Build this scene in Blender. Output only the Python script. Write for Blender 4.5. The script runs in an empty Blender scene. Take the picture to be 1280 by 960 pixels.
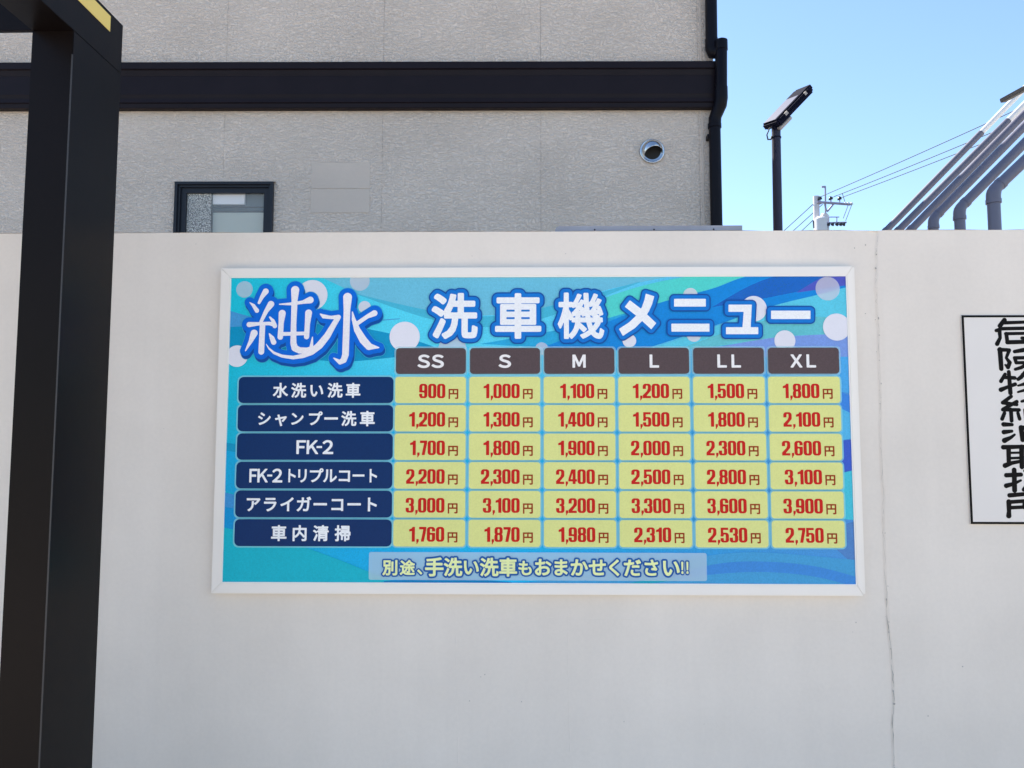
import bpy, bmesh, math, random
import numpy as np
from mathutils import Vector, Matrix, Quaternion
random.seed(7)
R = math.radians
SC = bpy.context.scene
COL = SC.collection

# ------------------------------------------------------------------ camera
CAM_Z, FOC = 1.55, 967.0
PITCH, YAW, ROLL = R(4.454), R(0.9495), R(0.048)
_f = Vector((-math.sin(YAW)*math.cos(PITCH), math.cos(YAW)*math.cos(PITCH), math.sin(PITCH)))
_r0 = Vector((math.cos(YAW), math.sin(YAW), 0)); _u0 = _r0.cross(_f)
_r = _r0*math.cos(ROLL)+_u0*math.sin(ROLL); _u = _u0*math.cos(ROLL)-_r0*math.sin(ROLL)
cam = bpy.data.cameras.new('camera'); camo = bpy.data.objects.new('camera', cam); COL.objects.link(camo)
cam.sensor_width = 36; cam.lens = FOC/1280*36; cam.clip_start = .02; cam.clip_end = 3000
M = Matrix((( _r.x, _u.x, -_f.x, 0), (_r.y, _u.y, -_f.y, 0), (_r.z, _u.z, -_f.z, CAM_Z), (0, 0, 0, 1)))
camo.matrix_world = M
SC.camera = camo

# ------------------------------------------------------------------ sky, sun, exposure
SUN_EL, SUN_AZ = R(46), R(-38)            # front left of the camera, high
w = bpy.data.worlds.new('World'); SC.world = w; w.use_nodes = True
nt = w.node_tree; nt.nodes.clear()
sky = nt.nodes.new('ShaderNodeTexSky'); sky.sky_type = 'NISHITA'; sky.sun_disc = False
sky.sun_elevation = SUN_EL; sky.sun_rotation = SUN_AZ
sky.air_density = 1.0; sky.dust_density = 0.1; sky.ozone_density = 2.6
bg = nt.nodes.new('ShaderNodeBackground'); bg.inputs['Strength'].default_value = 0.115
out = nt.nodes.new('ShaderNodeOutputWorld')
nt.links.new(sky.outputs[0], bg.inputs[0]); nt.links.new(bg.outputs[0], out.inputs[0])
sl = bpy.data.lights.new('sun', 'SUN'); so = bpy.data.objects.new('sun', sl); COL.objects.link(so)
sl.energy = 5.0; sl.angle = R(0.53); sl.color = (1, .93, .82)
sd = Vector((math.sin(SUN_AZ)*math.cos(SUN_EL), math.cos(SUN_AZ)*math.cos(SUN_EL), math.sin(SUN_EL)))
so.rotation_euler = sd.to_track_quat('Z', 'Y').to_euler(); so.location = (-6, 8, 12)
vs = SC.view_settings; vs.view_transform = 'Standard'; vs.look = 'None'; vs.gamma = 1; vs.exposure = 1.28
SC.cycles.max_bounces = 8; SC.cycles.transparent_max_bounces = 16

# ------------------------------------------------------------------ measuring: where a line of sight meets an upright plane
def at(px, py, Y, slope=0.0):
    d = _f*FOC + _r*(px-640) - _u*(py-480)
    t = Y/(d.y - slope*d.x)
    return Vector((d.x*t, d.y*t, CAM_Z + d.z*t))

# ------------------------------------------------------------------ materials
def s2l(c):
    return tuple(((x/255)/12.92 if x/255 <= .04045 else ((x/255+.055)/1.055)**2.4) for x in c)
def newmat(name):
    m = bpy.data.materials.new(name); m.use_nodes = True
    b = m.node_tree.nodes['Principled BSDF']; return m, m.node_tree, b
def mat(name, col, rough=.6, metal=0., var=.0, vscale=3., bump=0., bscale=60., bdist=.004, spec=.5, detail=6., stretch=(1, 1, 1), fine=0., fscale=200., coat=0.):
    """plain paint, metal or print, with cloudy variation and fine relief"""
    m, t, b = newmat(name); N = t.nodes; L = t.links
    b.inputs['Roughness'].default_value = rough; b.inputs['Metallic'].default_value = metal
    b.inputs['Specular IOR Level'].default_value = spec
    b.inputs['Coat Weight'].default_value = coat; b.inputs['Coat Roughness'].default_value = .12
    b.inputs['Base Color'].default_value = (*col, 1)
    if var or bump or fine:
        tc = N.new('ShaderNodeTexCoord'); mp = N.new('ShaderNodeMapping'); mp.inputs['Scale'].default_value = stretch
        L.new(tc.outputs['Object'], mp.inputs[0])
    if var or fine:
        src = None
        for amt, sc_ in ((var, vscale), (fine, fscale)):
            if not amt: continue
            nz = N.new('ShaderNodeTexNoise'); nz.inputs['Scale'].default_value = sc_; nz.inputs['Detail'].default_value = detail
            L.new(mp.outputs[0], nz.inputs['Vector'])
            mr = N.new('ShaderNodeMapRange'); mr.inputs[1].default_value = .25; mr.inputs[2].default_value = .75
            mr.inputs[3].default_value = 1-amt; mr.inputs[4].default_value = 1+amt; L.new(nz.outputs[0], mr.inputs[0])
            if src is None: src = mr.outputs[0]
            else:
                mu = N.new('ShaderNodeMath'); mu.operation = 'MULTIPLY'; L.new(src, mu.inputs[0]); L.new(mr.outputs[0], mu.inputs[1]); src = mu.outputs[0]
        vm = N.new('ShaderNodeVectorMath'); vm.operation = 'SCALE'; vm.inputs[0].default_value = col
        L.new(src, vm.inputs['Scale']); L.new(vm.outputs[0], b.inputs['Base Color'])
    if bump:
        nb = N.new('ShaderNodeTexNoise'); nb.inputs['Scale'].default_value = bscale; nb.inputs['Detail'].default_value = 4
        L.new(mp.outputs[0], nb.inputs['Vector'])
        bp = N.new('ShaderNodeBump'); bp.inputs['Strength'].default_value = bump; bp.inputs['Distance'].default_value = bdist
        L.new(nb.outputs[0], bp.inputs['Height']); L.new(bp.outputs[0], b.inputs['Normal'])
    return m
PK = 1.19                                    # printed colour -> ink reflectance
_inks = {}
def ink(c, alpha=1.0, fine=.07):
    key = (c, alpha)
    if key in _inks: return _inks[key]
    col = tuple(min(.92, x*PK*k) for x, k in zip(s2l(c), (1.06, .99, .92)))
    m = mat('print_ink', col, rough=.36, spec=.14, fine=fine, fscale=260, var=.03, vscale=9)
    m.node_tree.nodes['Principled BSDF'].inputs['Alpha'].default_value = alpha
    _inks[key] = m; return m

# ------------------------------------------------------------------ object helpers
def tag(o, label=None, cat=None, group=None, kind=None):
    if label: o['label'] = label
    if cat: o['category'] = cat
    if group: o['group'] = group
    if kind: o['kind'] = kind
    return o
def thing(name, loc, label, cat, group=None, rz=0.):
    o = bpy.data.objects.new(name, None); COL.objects.link(o); o.empty_display_size = .1
    o.location = loc; o.rotation_euler.z = rz
    return tag(o, label, cat, group)
def link(name, me, m, parent=None, smooth=False):
    o = bpy.data.objects.new(name, me); COL.objects.link(o)
    if m is not None and not me.materials: me.materials.append(m)
    if parent is not None: o.parent = parent
    if smooth:
        for p in me.polygons: p.use_smooth = True
    return o
def obj(name, bm, m, parent=None, smooth=False, bevel=0., seg=2, auto=None):
    if bevel:
        bmesh.ops.bevel(bm, geom=list(bm.edges), offset=bevel, segments=seg, affect='EDGES', clamp_overlap=True)
    me = bpy.data.meshes.new(name); bm.to_mesh(me); bm.free()
    if auto is not None:
        for p in me.polygons: p.use_smooth = True
        me.set_sharp_from_angle(angle=R(auto))
    return link(name, me, m, parent, smooth)
def box(x0, x1, y0, y1, z0, z1, bm=None):
    bm = bm or bmesh.new()
    v = [bm.verts.new(p) for p in ((x0,y0,z0),(x1,y0,z0),(x1,y1,z0),(x0,y1,z0),(x0,y0,z1),(x1,y0,z1),(x1,y1,z1),(x0,y1,z1))]
    for f in ((0,3,2,1),(4,5,6,7),(0,1,5,4),(1,2,6,5),(2,3,7,6),(3,0,4,7)): bm.faces.new([v[i] for i in f])
    return bm
def tube(path, rad, seg=16, bm=None, caps=True):
    """swept round section; rad a number or a list"""
    bm = bm or bmesh.new(); P = [Vector(p) for p in path]; n = len(P)
    rs = rad if isinstance(rad, (list, tuple)) else [rad]*n
    t0 = (P[1]-P[0]).normalized(); a = t0.orthogonal().normalized(); rings = []
    prev = t0
    for i, p in enumerate(P):
        ta = (P[i]-P[i-1]).normalized() if i else t0
        tb = (P[i+1]-P[i]).normalized() if i < n-1 else ta
        t = (ta+tb).normalized()
        q = prev.rotation_difference(t); a = q @ a; prev = t
        a = (a - t*a.dot(t)).normalized(); b = t.cross(a)
        k = 1/max(.5, ta.dot(t))
        # widen along the bend so mitres keep their bore
        nb = (tb-ta); nb = nb.normalized() if nb.length > 1e-5 else None
        ring = []
        for j in range(seg):
            th = 2*math.pi*j/seg; d = a*math.cos(th)+b*math.sin(th)
            if nb is not None: d = d + nb*(d.dot(nb)*(k-1))
            ring.append(bm.verts.new(p+d*rs[i]))
        rings.append(ring)
    for i in range(n-1):
        for j in range(seg):
            bm.faces.new((rings[i][j], rings[i][(j+1) % seg], rings[i+1][(j+1) % seg], rings[i+1][j]))
    if caps:
        bm.faces.new(rings[0][::-1]); bm.faces.new(rings[-1])
    return bm
def arc_path(p0, corner, p1, rad, n=6):
    """two straight runs joined by a bend of the given radius"""
    p0, c, p1 = Vector(p0), Vector(corner), Vector(p1)
    d0 = (p0-c).normalized(); d1 = (p1-c).normalized()
    ang = d0.angle(d1); tl = rad/math.tan(ang/2)
    a, b = c+d0*tl, c+d1*tl; bis = (d0+d1).normalized(); ctr = c+bis*(rad/math.sin(ang/2))
    out = []
    for i in range(n+1):
        v = (a-ctr).lerp(b-ctr, i/n); out.append(ctr+v.normalized()*rad)
    return out
def extrude_profile(prof, x0, x1, bm=None):
    """(y, z) outline swept along x"""
    bm = bm or bmesh.new()
    A = [bm.verts.new((x0, y, z)) for y, z in prof]; B = [bm.verts.new((x1, y, z)) for y, z in prof]
    n = len(prof)
    for i in range(n): bm.faces.new((A[i], A[(i+1) % n], B[(i+1) % n], B[i]))
    bm.faces.new(A[::-1]); bm.faces.new(B)
    bmesh.ops.recalc_face_normals(bm, faces=bm.faces)
    return bm

# ------------------------------------------------------------------ lettering: distance fields cut into flat meshes
_fc = bpy.data.curves.new('font_source', 'FONT'); _fo = bpy.data.objects.new('font_source', _fc); COL.objects.link(_fo)
_fc.fill_mode = 'NONE'; _fc.resolution_u = 4
_loops = {}
def glyph_segs(ch):
    """outline segments of one character of the built-in typeface, em = 1"""
    if ch in _loops: return _loops[ch]
    _fc.body = ch; bpy.context.view_layer.update()
    me = _fo.to_mesh()
    V = np.array([v.co[:2] for v in me.vertices]).reshape(-1, 2)
    E = np.array([e.vertices[:] for e in me.edges]).reshape(-1, 2)
    s = np.hstack([V[E[:, 0]], V[E[:, 1]]]); _fo.to_mesh_clear()
    _loops[ch] = s; return s
def seg_dist(PX, PY, S):
    d = np.full(PX.shape, 1e9)
    for k in range(0, len(S), 32):
        s = S[k:k+32]
        ax, ay, bx, by = (s[:, i][:, None, None] for i in range(4))
        dx, dy = bx-ax, by-ay; L = dx*dx+dy*dy+1e-12
        t = np.clip(((PX-ax)*dx+(PY-ay)*dy)/L, 0, 1)
        d = np.minimum(d, np.sqrt((PX-ax-t*dx)**2+(PY-ay-t*dy)**2).min(0))
    return d
def poly_sdf(PX, PY, S):
    """signed distance, negative inside, even-odd"""
    d = seg_dist(PX, PY, S); ins = np.zeros(PX.shape, bool)
    for ax, ay, bx, by in S:
        if ay == by: continue
        c = ((ay > PY) != (by > PY)) & (PX < (bx-ax)*(PY-ay)/(by-ay)+ax)
        ins ^= c
    return np.where(ins, -d, d)
def stroke_sdf(PX, PY, strokes):
    """union of tapering strokes [(x, y, r), ...]"""
    d = np.full(PX.shape, 1e9)
    for st in strokes:
        for (ax, ay, ar), (bx, by, br) in zip(st[:-1], st[1:]):
            dx, dy = bx-ax, by-ay; t = np.clip(((PX-ax)*dx+(PY-ay)*dy)/(dx*dx+dy*dy+1e-12), 0, 1)
            d = np.minimum(d, np.hypot(PX-ax-t*dx, PY-ay-t*dy)-(ar+(br-ar)*t))
    return d
def field_mesh(F, xs, ys):
    """filled region F < 0 as flat polygons: whole runs of a row become one face, border cells are cut"""
    V = []; P = []
    ny, nx = F.shape; ins = F < 0
    for j in range(ny-1):
        y0, y1 = ys[j], ys[j+1]; c = ins[j, :-1].astype(int)+ins[j, 1:]+ins[j+1, :-1]+ins[j+1, 1:]
        i = 0
        while i < nx-1:
            if c[i] == 0: i += 1; continue
            if c[i] == 4:
                k = i
                while k < nx-1 and c[k] == 4: k += 1
                b = len(V); V += [(xs[i], y0), (xs[k], y0), (xs[k], y1), (xs[i], y1)]; P.append((b, b+1, b+2, b+3)); i = k; continue
            cs = [(xs[i], y0, F[j, i]), (xs[i+1], y0, F[j, i+1]), (xs[i+1], y1, F[j+1, i+1]), (xs[i], y1, F[j+1, i])]
            pts = []
            for a in range(4):
                p, q = cs[a], cs[(a+1) % 4]
                if p[2] < 0: pts.append((p[0], p[1]))
                if (p[2] < 0) != (q[2] < 0):
                    t = p[2]/(p[2]-q[2]); pts.append((p[0]+(q[0]-p[0])*t, p[1]+(q[1]-p[1])*t))
            if len(pts) >= 3:
                b = len(V); V += pts; P.append(tuple(range(b, b+len(pts))))
            i += 1
    return np.array(V).reshape(-1, 2), P
_gcache = {}
def glyph(ch, bold=.0, sx=1., sy=1., res=56, tight=False):
    """(verts, faces) of a character, em units; bold swells the strokes, sx/sy squeeze before swelling"""
    key = (ch, bold, sx, sy, res)
    if key in _gcache: return _gcache[key]
    S = glyph_segs(ch)*np.array([sx, sy, sx, sy])
    x0, y0 = S[:, [0, 2]].min()-bold-.03, S[:, [1, 3]].min()-bold-.03
    x1, y1 = S[:, [0, 2]].max()+bold+.03, S[:, [1, 3]].max()+bold+.03
    h = 1/res; xs = np.arange(x0, x1+h, h); ys = np.arange(y0, y1+h, h)
    PX, PY = np.meshgrid(xs, ys); F = poly_sdf(PX, PY, S)-bold
    _gcache[key] = field_mesh(F, xs, ys); return _gcache[key]

# ------------------------------------------------------------------ paints
M_WALL = mat('white_wall_paint', (.785, .715, .635), rough=.5, spec=.4, var=.035, vscale=1.6, bump=.25, bscale=22, bdist=.004, fine=.02, fscale=90, detail=8)
M_WALLTOP = mat('cement_cap', (.42, .41, .39), rough=.9, var=.2, vscale=14, bump=.4, bscale=120)
M_CRACK = mat('crack_dirt', (.36, .34, .31), rough=.95, var=.3, vscale=40)
M_CHIP = mat('paint_chip', (.42, .39, .36), rough=.9, var=.3, vscale=30)
M_FRAME = mat('white_aluminium', (.88, .825, .755), rough=.32, spec=.5, var=.02, vscale=5)
M_LIP = mat('white_edge', (.90, .87, .82), rough=.3)
M_BLACK = mat('black_steel_paint', (.007, .005, .005), rough=.36, spec=.11, var=.15, vscale=3, bump=.05, bscale=40, bdist=.002)
M_YELLOW = mat('yellow_tape', (.92, .66, .16), rough=.4)
M_STUCCO = None
M_BAND = mat('dark_trim', (.012, .008, .011), rough=.45, spec=.14, var=.12, vscale=4, bump=.15, bscale=60, bdist=.003)
M_PIPEBLK = mat('black_drainpipe', (.006, .005, .008), rough=.4, spec=.12, var=.1, vscale=6)
M_STEEL = mat('stainless_steel', (.62, .62, .62), rough=.22, metal=1., var=.05, vscale=20)
M_DARK = mat('dark_void', (.012, .011, .011), rough=.8)
M_VENT = mat('grey_pipe_paint', (.135, .13, .175), rough=.45, var=.08, vscale=7, spec=.5)
M_VENTW = mat('white_pipe_paint', (.78, .77, .76), rough=.4, var=.05, vscale=8)
M_ALU = mat('galvanised_angle', (.33, .32, .35), rough=.45, metal=.3, var=.12, vscale=18)
M_CABLE = mat('cable_sheath', (.05, .06, .06), rough=.7)
M_CONC = mat('pole_concrete', (.62, .58, .60), rough=.85, var=.08, vscale=4)
M_TRANS = mat('transformer_paint', (.68, .66, .66), rough=.5, var=.05, vscale=4)
M_LAMP = mat('lamp_housing', (.010, .011, .026), rough=.85, spec=.05, var=.1, vscale=12)
M_SOLAR = mat('solar_glass', (.05, .06, .13), rough=.5, spec=.12)
M_LENS = mat('lamp_lens', (.34, .31, .30), rough=.4)
M_ASPH = mat('asphalt', (.07, .07, .07), rough=.9, var=.15, vscale=1.5, bump=.4, bscale=150, fine=.15, fscale=160)
M_APRON = mat('concrete_apron', (.62, .52, .42), rough=.85, var=.1, vscale=.8, bump=.25, bscale=90, fine=.06, fscale=60)
M_INKBLK = mat('black_lettering', (.006, .005, .005), rough=.45, spec=.08, fine=.3, fscale=150)
M_BOARD = mat('white_sign_board', (.77, .72, .67), rough=.42, var=.02, vscale=6)

def weather(m, col):
    """rain streaks and soft mottling on the painted wall"""
    t = m.node_tree; N = t.nodes; L = t.links; b = N['Principled BSDF']
    old = b.inputs['Base Color'].links[0].from_socket
    tc = N.new('ShaderNodeTexCoord'); src = None
    for scl, sc_, lo, hi in (((7, 7, .35), 3.2, .987, 1.008), ((1, 1, 1.2), .9, .915, 1.06), ((1, 1, 1), 6, .975, 1.02)):
        mp = N.new('ShaderNodeMapping'); mp.inputs['Scale'].default_value = scl; L.new(tc.outputs['Object'], mp.inputs[0])
        nz = N.new('ShaderNodeTexNoise'); nz.inputs['Scale'].default_value = sc_; nz.inputs['Detail'].default_value = 7; L.new(mp.outputs[0], nz.inputs['Vector'])
        mr = N.new('ShaderNodeMapRange'); mr.inputs[1].default_value = .3; mr.inputs[2].default_value = .7; mr.inputs[3].default_value = lo; mr.inputs[4].default_value = hi; L.new(nz.outputs[0], mr.inputs[0])
        if src is None: src = mr.outputs[0]
        else: mu = N.new('ShaderNodeMath'); mu.operation = 'MULTIPLY'; L.new(src, mu.inputs[0]); L.new(mr.outputs[0], mu.inputs[1]); src = mu.outputs[0]
    vm = N.new('ShaderNodeVectorMath'); vm.operation = 'SCALE'; L.new(old, vm.inputs[0]); L.new(src, vm.inputs['Scale']); L.new(vm.outputs[0], b.inputs['Base Color'])
weather(M_WALL, None)
def stucco(name, col, rel):
    m, t, b = newmat(name); N = t.nodes; L = t.links
    b.inputs['Roughness'].default_value = .85; b.inputs['Specular IOR Level'].default_value = .3
    tc = N.new('ShaderNodeTexCoord'); mp = N.new('ShaderNodeMapping'); mp.inputs['Scale'].default_value = (1, 1, 1.7)
    L.new(tc.outputs['Object'], mp.inputs[0])
    n1 = N.new('ShaderNodeTexNoise'); n1.inputs['Scale'].default_value = 38; n1.inputs['Detail'].default_value = 5; n1.inputs['Distortion'].default_value = .6
    n2 = N.new('ShaderNodeTexNoise'); n2.inputs['Scale'].default_value = 1.3; n2.inputs['Detail'].default_value = 8
    for n in (n1, n2): L.new(mp.outputs[0], n.inputs['Vector'])
    mr = N.new('ShaderNodeMapRange'); mr.inputs[1].default_value = .3; mr.inputs[2].default_value = .7; mr.inputs[3].default_value = .92; mr.inputs[4].default_value = 1.06
    L.new(n2.outputs[0], mr.inputs[0])
    vm = N.new('ShaderNodeVectorMath'); vm.operation = 'SCALE'; vm.inputs[0].default_value = col; L.new(mr.outputs[0], vm.inputs['Scale'])
    L.new(vm.outputs[0], b.inputs['Base Color'])
    pw = N.new('ShaderNodeMapRange'); pw.interpolation_type = 'SMOOTHSTEP'; pw.inputs[1].default_value = .38; pw.inputs[2].default_value = .62
    L.new(n1.outputs[0], pw.inputs[0])
    bp = N.new('ShaderNodeBump'); bp.inputs['Strength'].default_value = rel; bp.inputs['Distance'].default_value = .0095
    L.new(pw.outputs[0], bp.inputs['Height']); L.new(bp.outputs[0], b.inputs['Normal'])
    return m
BCOL = (.725, .62, .53)
M_STUCCO = stucco('stucco_coat', BCOL, .8)
M_PATCH = stucco('smooth_stucco_coat', tuple(c*.83 for c in BCOL), .15)

# ------------------------------------------------------------------ ground
def ground():
    bm = bmesh.new(); s = 1500
    v = [bm.verts.new(p) for p in ((-s, -s, 0), (s, -s, 0), (s, s, 0), (-s, s, 0))]; bm.faces.new(v)
    tag(obj('ground', bm, M_ASPH), kind='structure')
    bm = bmesh.new(); v = [bm.verts.new(p) for p in ((-14, -14, .006), (14, -14, .006), (14, 2.216, .006), (-14, 2.216, .006))]; bm.faces.new(v)
    tag(obj('forecourt', bm, M_APRON), kind='structure')
    bm = bmesh.new(); v = [bm.verts.new(p) for p in ((-14, 2.38, .006), (14, 2.38, .006), (14, 14, .006), (-14, 14, .006))]; bm.faces.new(v)
    tag(obj('yard', bm, M_APRON), kind='structure')
ground()

# ------------------------------------------------------------------ white wall
WY = 2.222
WTOP = at(640, 289.6, WY).z
CR = [(1098, 288), (1096.5, 303), (1095, 320), (1096, 340), (1094, 356), (1097, 372), (1096.5, 392), (1098.5, 410), (1098.5, 432), (1100, 452), (1099, 470), (1100.5, 500), (1101, 520),
      (1100, 545), (1102.5, 575), (1103, 600), (1105, 622), (1104.5, 650), (1106, 690), (1108.5, 740), (1110, 775), (1114, 815), (1117, 850), (1118, 880), (1116, 905), (1117, 940), (1117, 975)]
def wall():
    t = thing('boundary_wall', (0, WY, 0), 'long white painted concrete wall carrying the blue price board, with a crack', 'wall')
    crx = {}
    cp = [at(x, y, WY) for x, y in CR]
    def crack_x(z):
        zs = [p.z for p in cp][::-1]; xs = [p.x for p in cp][::-1]
        return float(np.interp(z, zs, xs))
    # front as a fine sheet: trowel waves and a soft edge along the crack
    xs = np.concatenate([np.linspace(-6, -1.7, 40), np.linspace(-1.68, .9, 110), np.linspace(.92, 1.15, 60), np.linspace(1.16, 1.7, 25), np.linspace(1.8, 6, 40)])
    zs = np.linspace(0, WTOP, 90)
    rng = np.random.RandomState(3); ph = rng.rand(10, 4)
    V = []; F = []
    def coat(x, z):
            cx = crack_x(z); y = 0
            for a in range(10):
                fx, fz = 1.5+ph[a, 0]*7, 1+ph[a, 1]*6
                y += .00045*math.sin(fx*x+ph[a, 2]*7)*math.sin(fz*z+ph[a, 3]*7+.6*math.sin(2*x))
            d = x-cx
            if d < 0: y += .0050*math.exp(-(d/.035)**2)      # sunk lip left of the crack
            else: y += .0018*math.exp(-(d/.012)**2)
            return y
    for z in zs:
        for x in xs: V.append((x, coat(x, z), z))
    nx = len(xs)
    for j in range(len(zs)-1):
        for i in range(nx-1):
            a = j*nx+i; F.append((a, a+1, a+nx+1, a+nx))
    me = bpy.data.meshes.new('render_coat'); me.from_pydata(V, [], F); me.update()
    link('render_coat', me, M_WALL, t, smooth=True)
    # core behind the coat with a slightly chipped top arris
    bm = bmesh.new(); n = 260; top = []
    for i in range(n+1):
        x = -6+12*i/n
        top.append((x, .006, WTOP-.001-.0015*abs(random.gauss(0, 1))*(random.random() < .25)))
    fr = [bm.verts.new((p[0], .007, 0)) for p in (top[0], top[-1])]
    vt = [bm.verts.new((p[0], .0005, p[2]+.0025)) for p in top]; vb = [bm.verts.new((p[0], .15, p[2]+.0025)) for p in top]
    vd = [bm.verts.new((p[0], .15, 0)) for p in top]; vf = [bm.verts.new((p[0], .0075, 0)) for p in top]; vf2 = [bm.verts.new((p[0], .0075, p[2])) for p in top]
    for i in range(n):
        bm.faces.new((vt[i], vt[i+1], vb[i+1], vb[i])); bm.faces.new((vb[i], vb[i+1], vd[i+1], vd[i]))
        bm.faces.new((vf2[i], vf2[i+1], vt[i+1], vt[i]))
    for v in fr: bm.verts.remove(v)
    bmesh.ops.delete(bm, geom=[v for v in vf], context='VERTS')
    obj('wall_core', bm, M_WALL, t)
    # crack ribbon
    random.seed(11); bm = bmesh.new(); L = []
    for a, b in zip(cp[:-1], cp[1:]):
        for s in range(5): L.append(a.lerp(b, s/5))
    last = None; wbase = .0007
    for i, p in enumerate(L):
        wd = wbase*(.15+1.1*random.random()**2)*(.45 if p.z > 1.15 else 1.); jx = random.gauss(0, .0012)
        if .63 < p.z < 1.12: wd *= 1.5
        yy = min(coat(p.x+jx-wd, p.z), coat(p.x+jx+wd, p.z), coat(p.x, p.z))-.0007
        a = bm.verts.new((p.x+jx-wd, yy, p.z)); b = bm.verts.new((p.x+jx+wd, yy, p.z))
        if last: bm.faces.new((last[0], last[1], b, a))
        last = (a, b)
    obj('crack', bm, M_CRACK, t)
    # chipped flakes along the crack and stray nicks elsewhere
    bm = bmesh.new()
    spots = [(random.choice(L).x+random.gauss(0, .004), random.choice(L).z) for _ in range(0)]
    for _ in range(26):
        p = random.choice(L); spots.append((p.x+random.gauss(0, .003), p.z+random.uniform(-.01, .01), random.uniform(.0008, .0026)))
    for px_, py_, r_ in ((1118, 880, .0035), (1095, 335, .003), (1082, 306, .002), (1082, 392, .0025), (707, 317, .0018), (601, 846, .0022), (606, 843, .0014), (652, 877, .002), (1070, 778, .0018), (1066, 790, .0014), (1203, 833, .0025),
                         (590, 320, .0012), (245, 305, .0016), (1068, 310, .0016), (880, 905, .0013), (1160, 895, .0016), (780, 902, .001), (587, 876, .0014), (430, 850, .0012), (215, 640, .001), (205, 536, .0012)):
        p = at(px_, py_, WY); spots.append((p.x, p.z, r_))
    for x, z, r_ in spots:
        if z > WTOP-.01: continue
        n_ = 7; yy = min(coat(x-r_, z), coat(x+r_, z), coat(x, z))-.0008; st = random.uniform(.5, 2.2); ph_ = random.random()*6
        vs_ = [bm.verts.new((x+r_*random.uniform(.5, 1.1)*math.cos(ph_+2*math.pi*i/n_), yy, z+r_*st*random.uniform(.5, 1.1)*math.sin(ph_+2*math.pi*i/n_))) for i in range(n_)]
        bm.faces.new(vs_)
    obj('paint_chips', bm, M_CHIP, t)
    # faint formwork ridges below the board
    def ridge(pts, wd=.0016, h=.0006):
        bm = bmesh.new(); last = None
        Q = [at(x, y, WY) for x, y in pts]; hor = abs(Q[-1].x-Q[0].x) > abs(Q[-1].z-Q[0].z)
        for i in range(30):
            p = Q[0].lerp(Q[-1], i/29); j = random.gauss(0, .0006); e = wd*(.4+random.random())
            c = coat(p.x, p.z)
            if hor: a = bm.verts.new((p.x, c+.0001, p.z+j+e)); m_ = bm.verts.new((p.x, c-h, p.z+j)); b = bm.verts.new((p.x, c+.0001, p.z+j-e))
            else: a = bm.verts.new((p.x+j-e, c+.0001, p.z)); m_ = bm.verts.new((p.x+j, c-h, p.z)); b = bm.verts.new((p.x+j+e, c+.0001, p.z))
            if last: bm.faces.new((last[0], last[1], m_, a)); bm.faces.new((last[1], last[2], b, m_))
            last = (a, m_, b)
        obj('formwork_ridge', bm, M_WALL, t, smooth=True)
    ridge([(569, 748), (573, 975)]); ridge([(709, 750), (713, 975)]); ridge([(575, 772), (795, 774)]); ridge([(966, 774), (1060, 776)])
    return t
wall()

# ------------------------------------------------------------------ price board
PY = 2.2
U0, V0 = -.8525, 2.0322                      # top left corner of the printed panel; u right, v down, in mm
def uvw(px, py):
    p = at(px, py, PY); return ((p.x-U0)*1000, (V0-p.z)*1000)
PW, PH = 1772.5, 871.0
BOARD = thing('price_board', (U0+PW/2000, PY, V0-PH/1000), 'blue car wash price board in a white frame fixed on the white wall', 'sign')
BO = Vector(BOARD.location)
def lay(n): return -.0004*n-.0008
def sheet(name, V2, F, layer, m, parent=BOARD, base=None):
    """flat print lying on the panel: V2 in mm"""
    base = BO if base is None else base
    V = np.empty((len(V2), 3)); V[:, 0] = U0+V2[:, 0]/1000-base.x; V[:, 2] = V0-V2[:, 1]/1000-base.z; V[:, 1] = lay(layer)
    me = bpy.data.meshes.new(name); me.from_pydata(V.tolist(), [], [f[::-1] for f in F]); me.update()
    o = link(name, me, m); o.parent = parent
    return o
def rrect(u0, v0, u1, v1, r, n=5):
    P = []
    for cx, cy, a in ((u1-r, v0+r, -90), (u1-r, v1-r, 0), (u0+r, v1-r, 90), (u0+r, v0+r, 180)):
        for i in range(n+1): th = R(a+90*i/n); P.append((cx+r*math.cos(th), cy+r*math.sin(th)))
    return np.array(P)
def poly_sheet(name, P, layer, m, parent=BOARD):
    P = np.array(P, float); return sheet(name, P, [tuple(range(len(P)))], layer, m, parent)
def compose(items):
    """items: (verts_em, faces, ox, oy, scale_x, scale_y) with y up -> one flat mesh in mm, v down"""
    V = []; F = []; b = 0
    for gv, gf, ox, oy, sx, sy in items:
        q = np.column_stack([ox+gv[:, 0]*sx, oy-gv[:, 1]*sy]); V.append(q)
        F += [tuple(i+b for i in f) for f in gf]; b += len(q)
    return np.vstack(V), F

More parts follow.
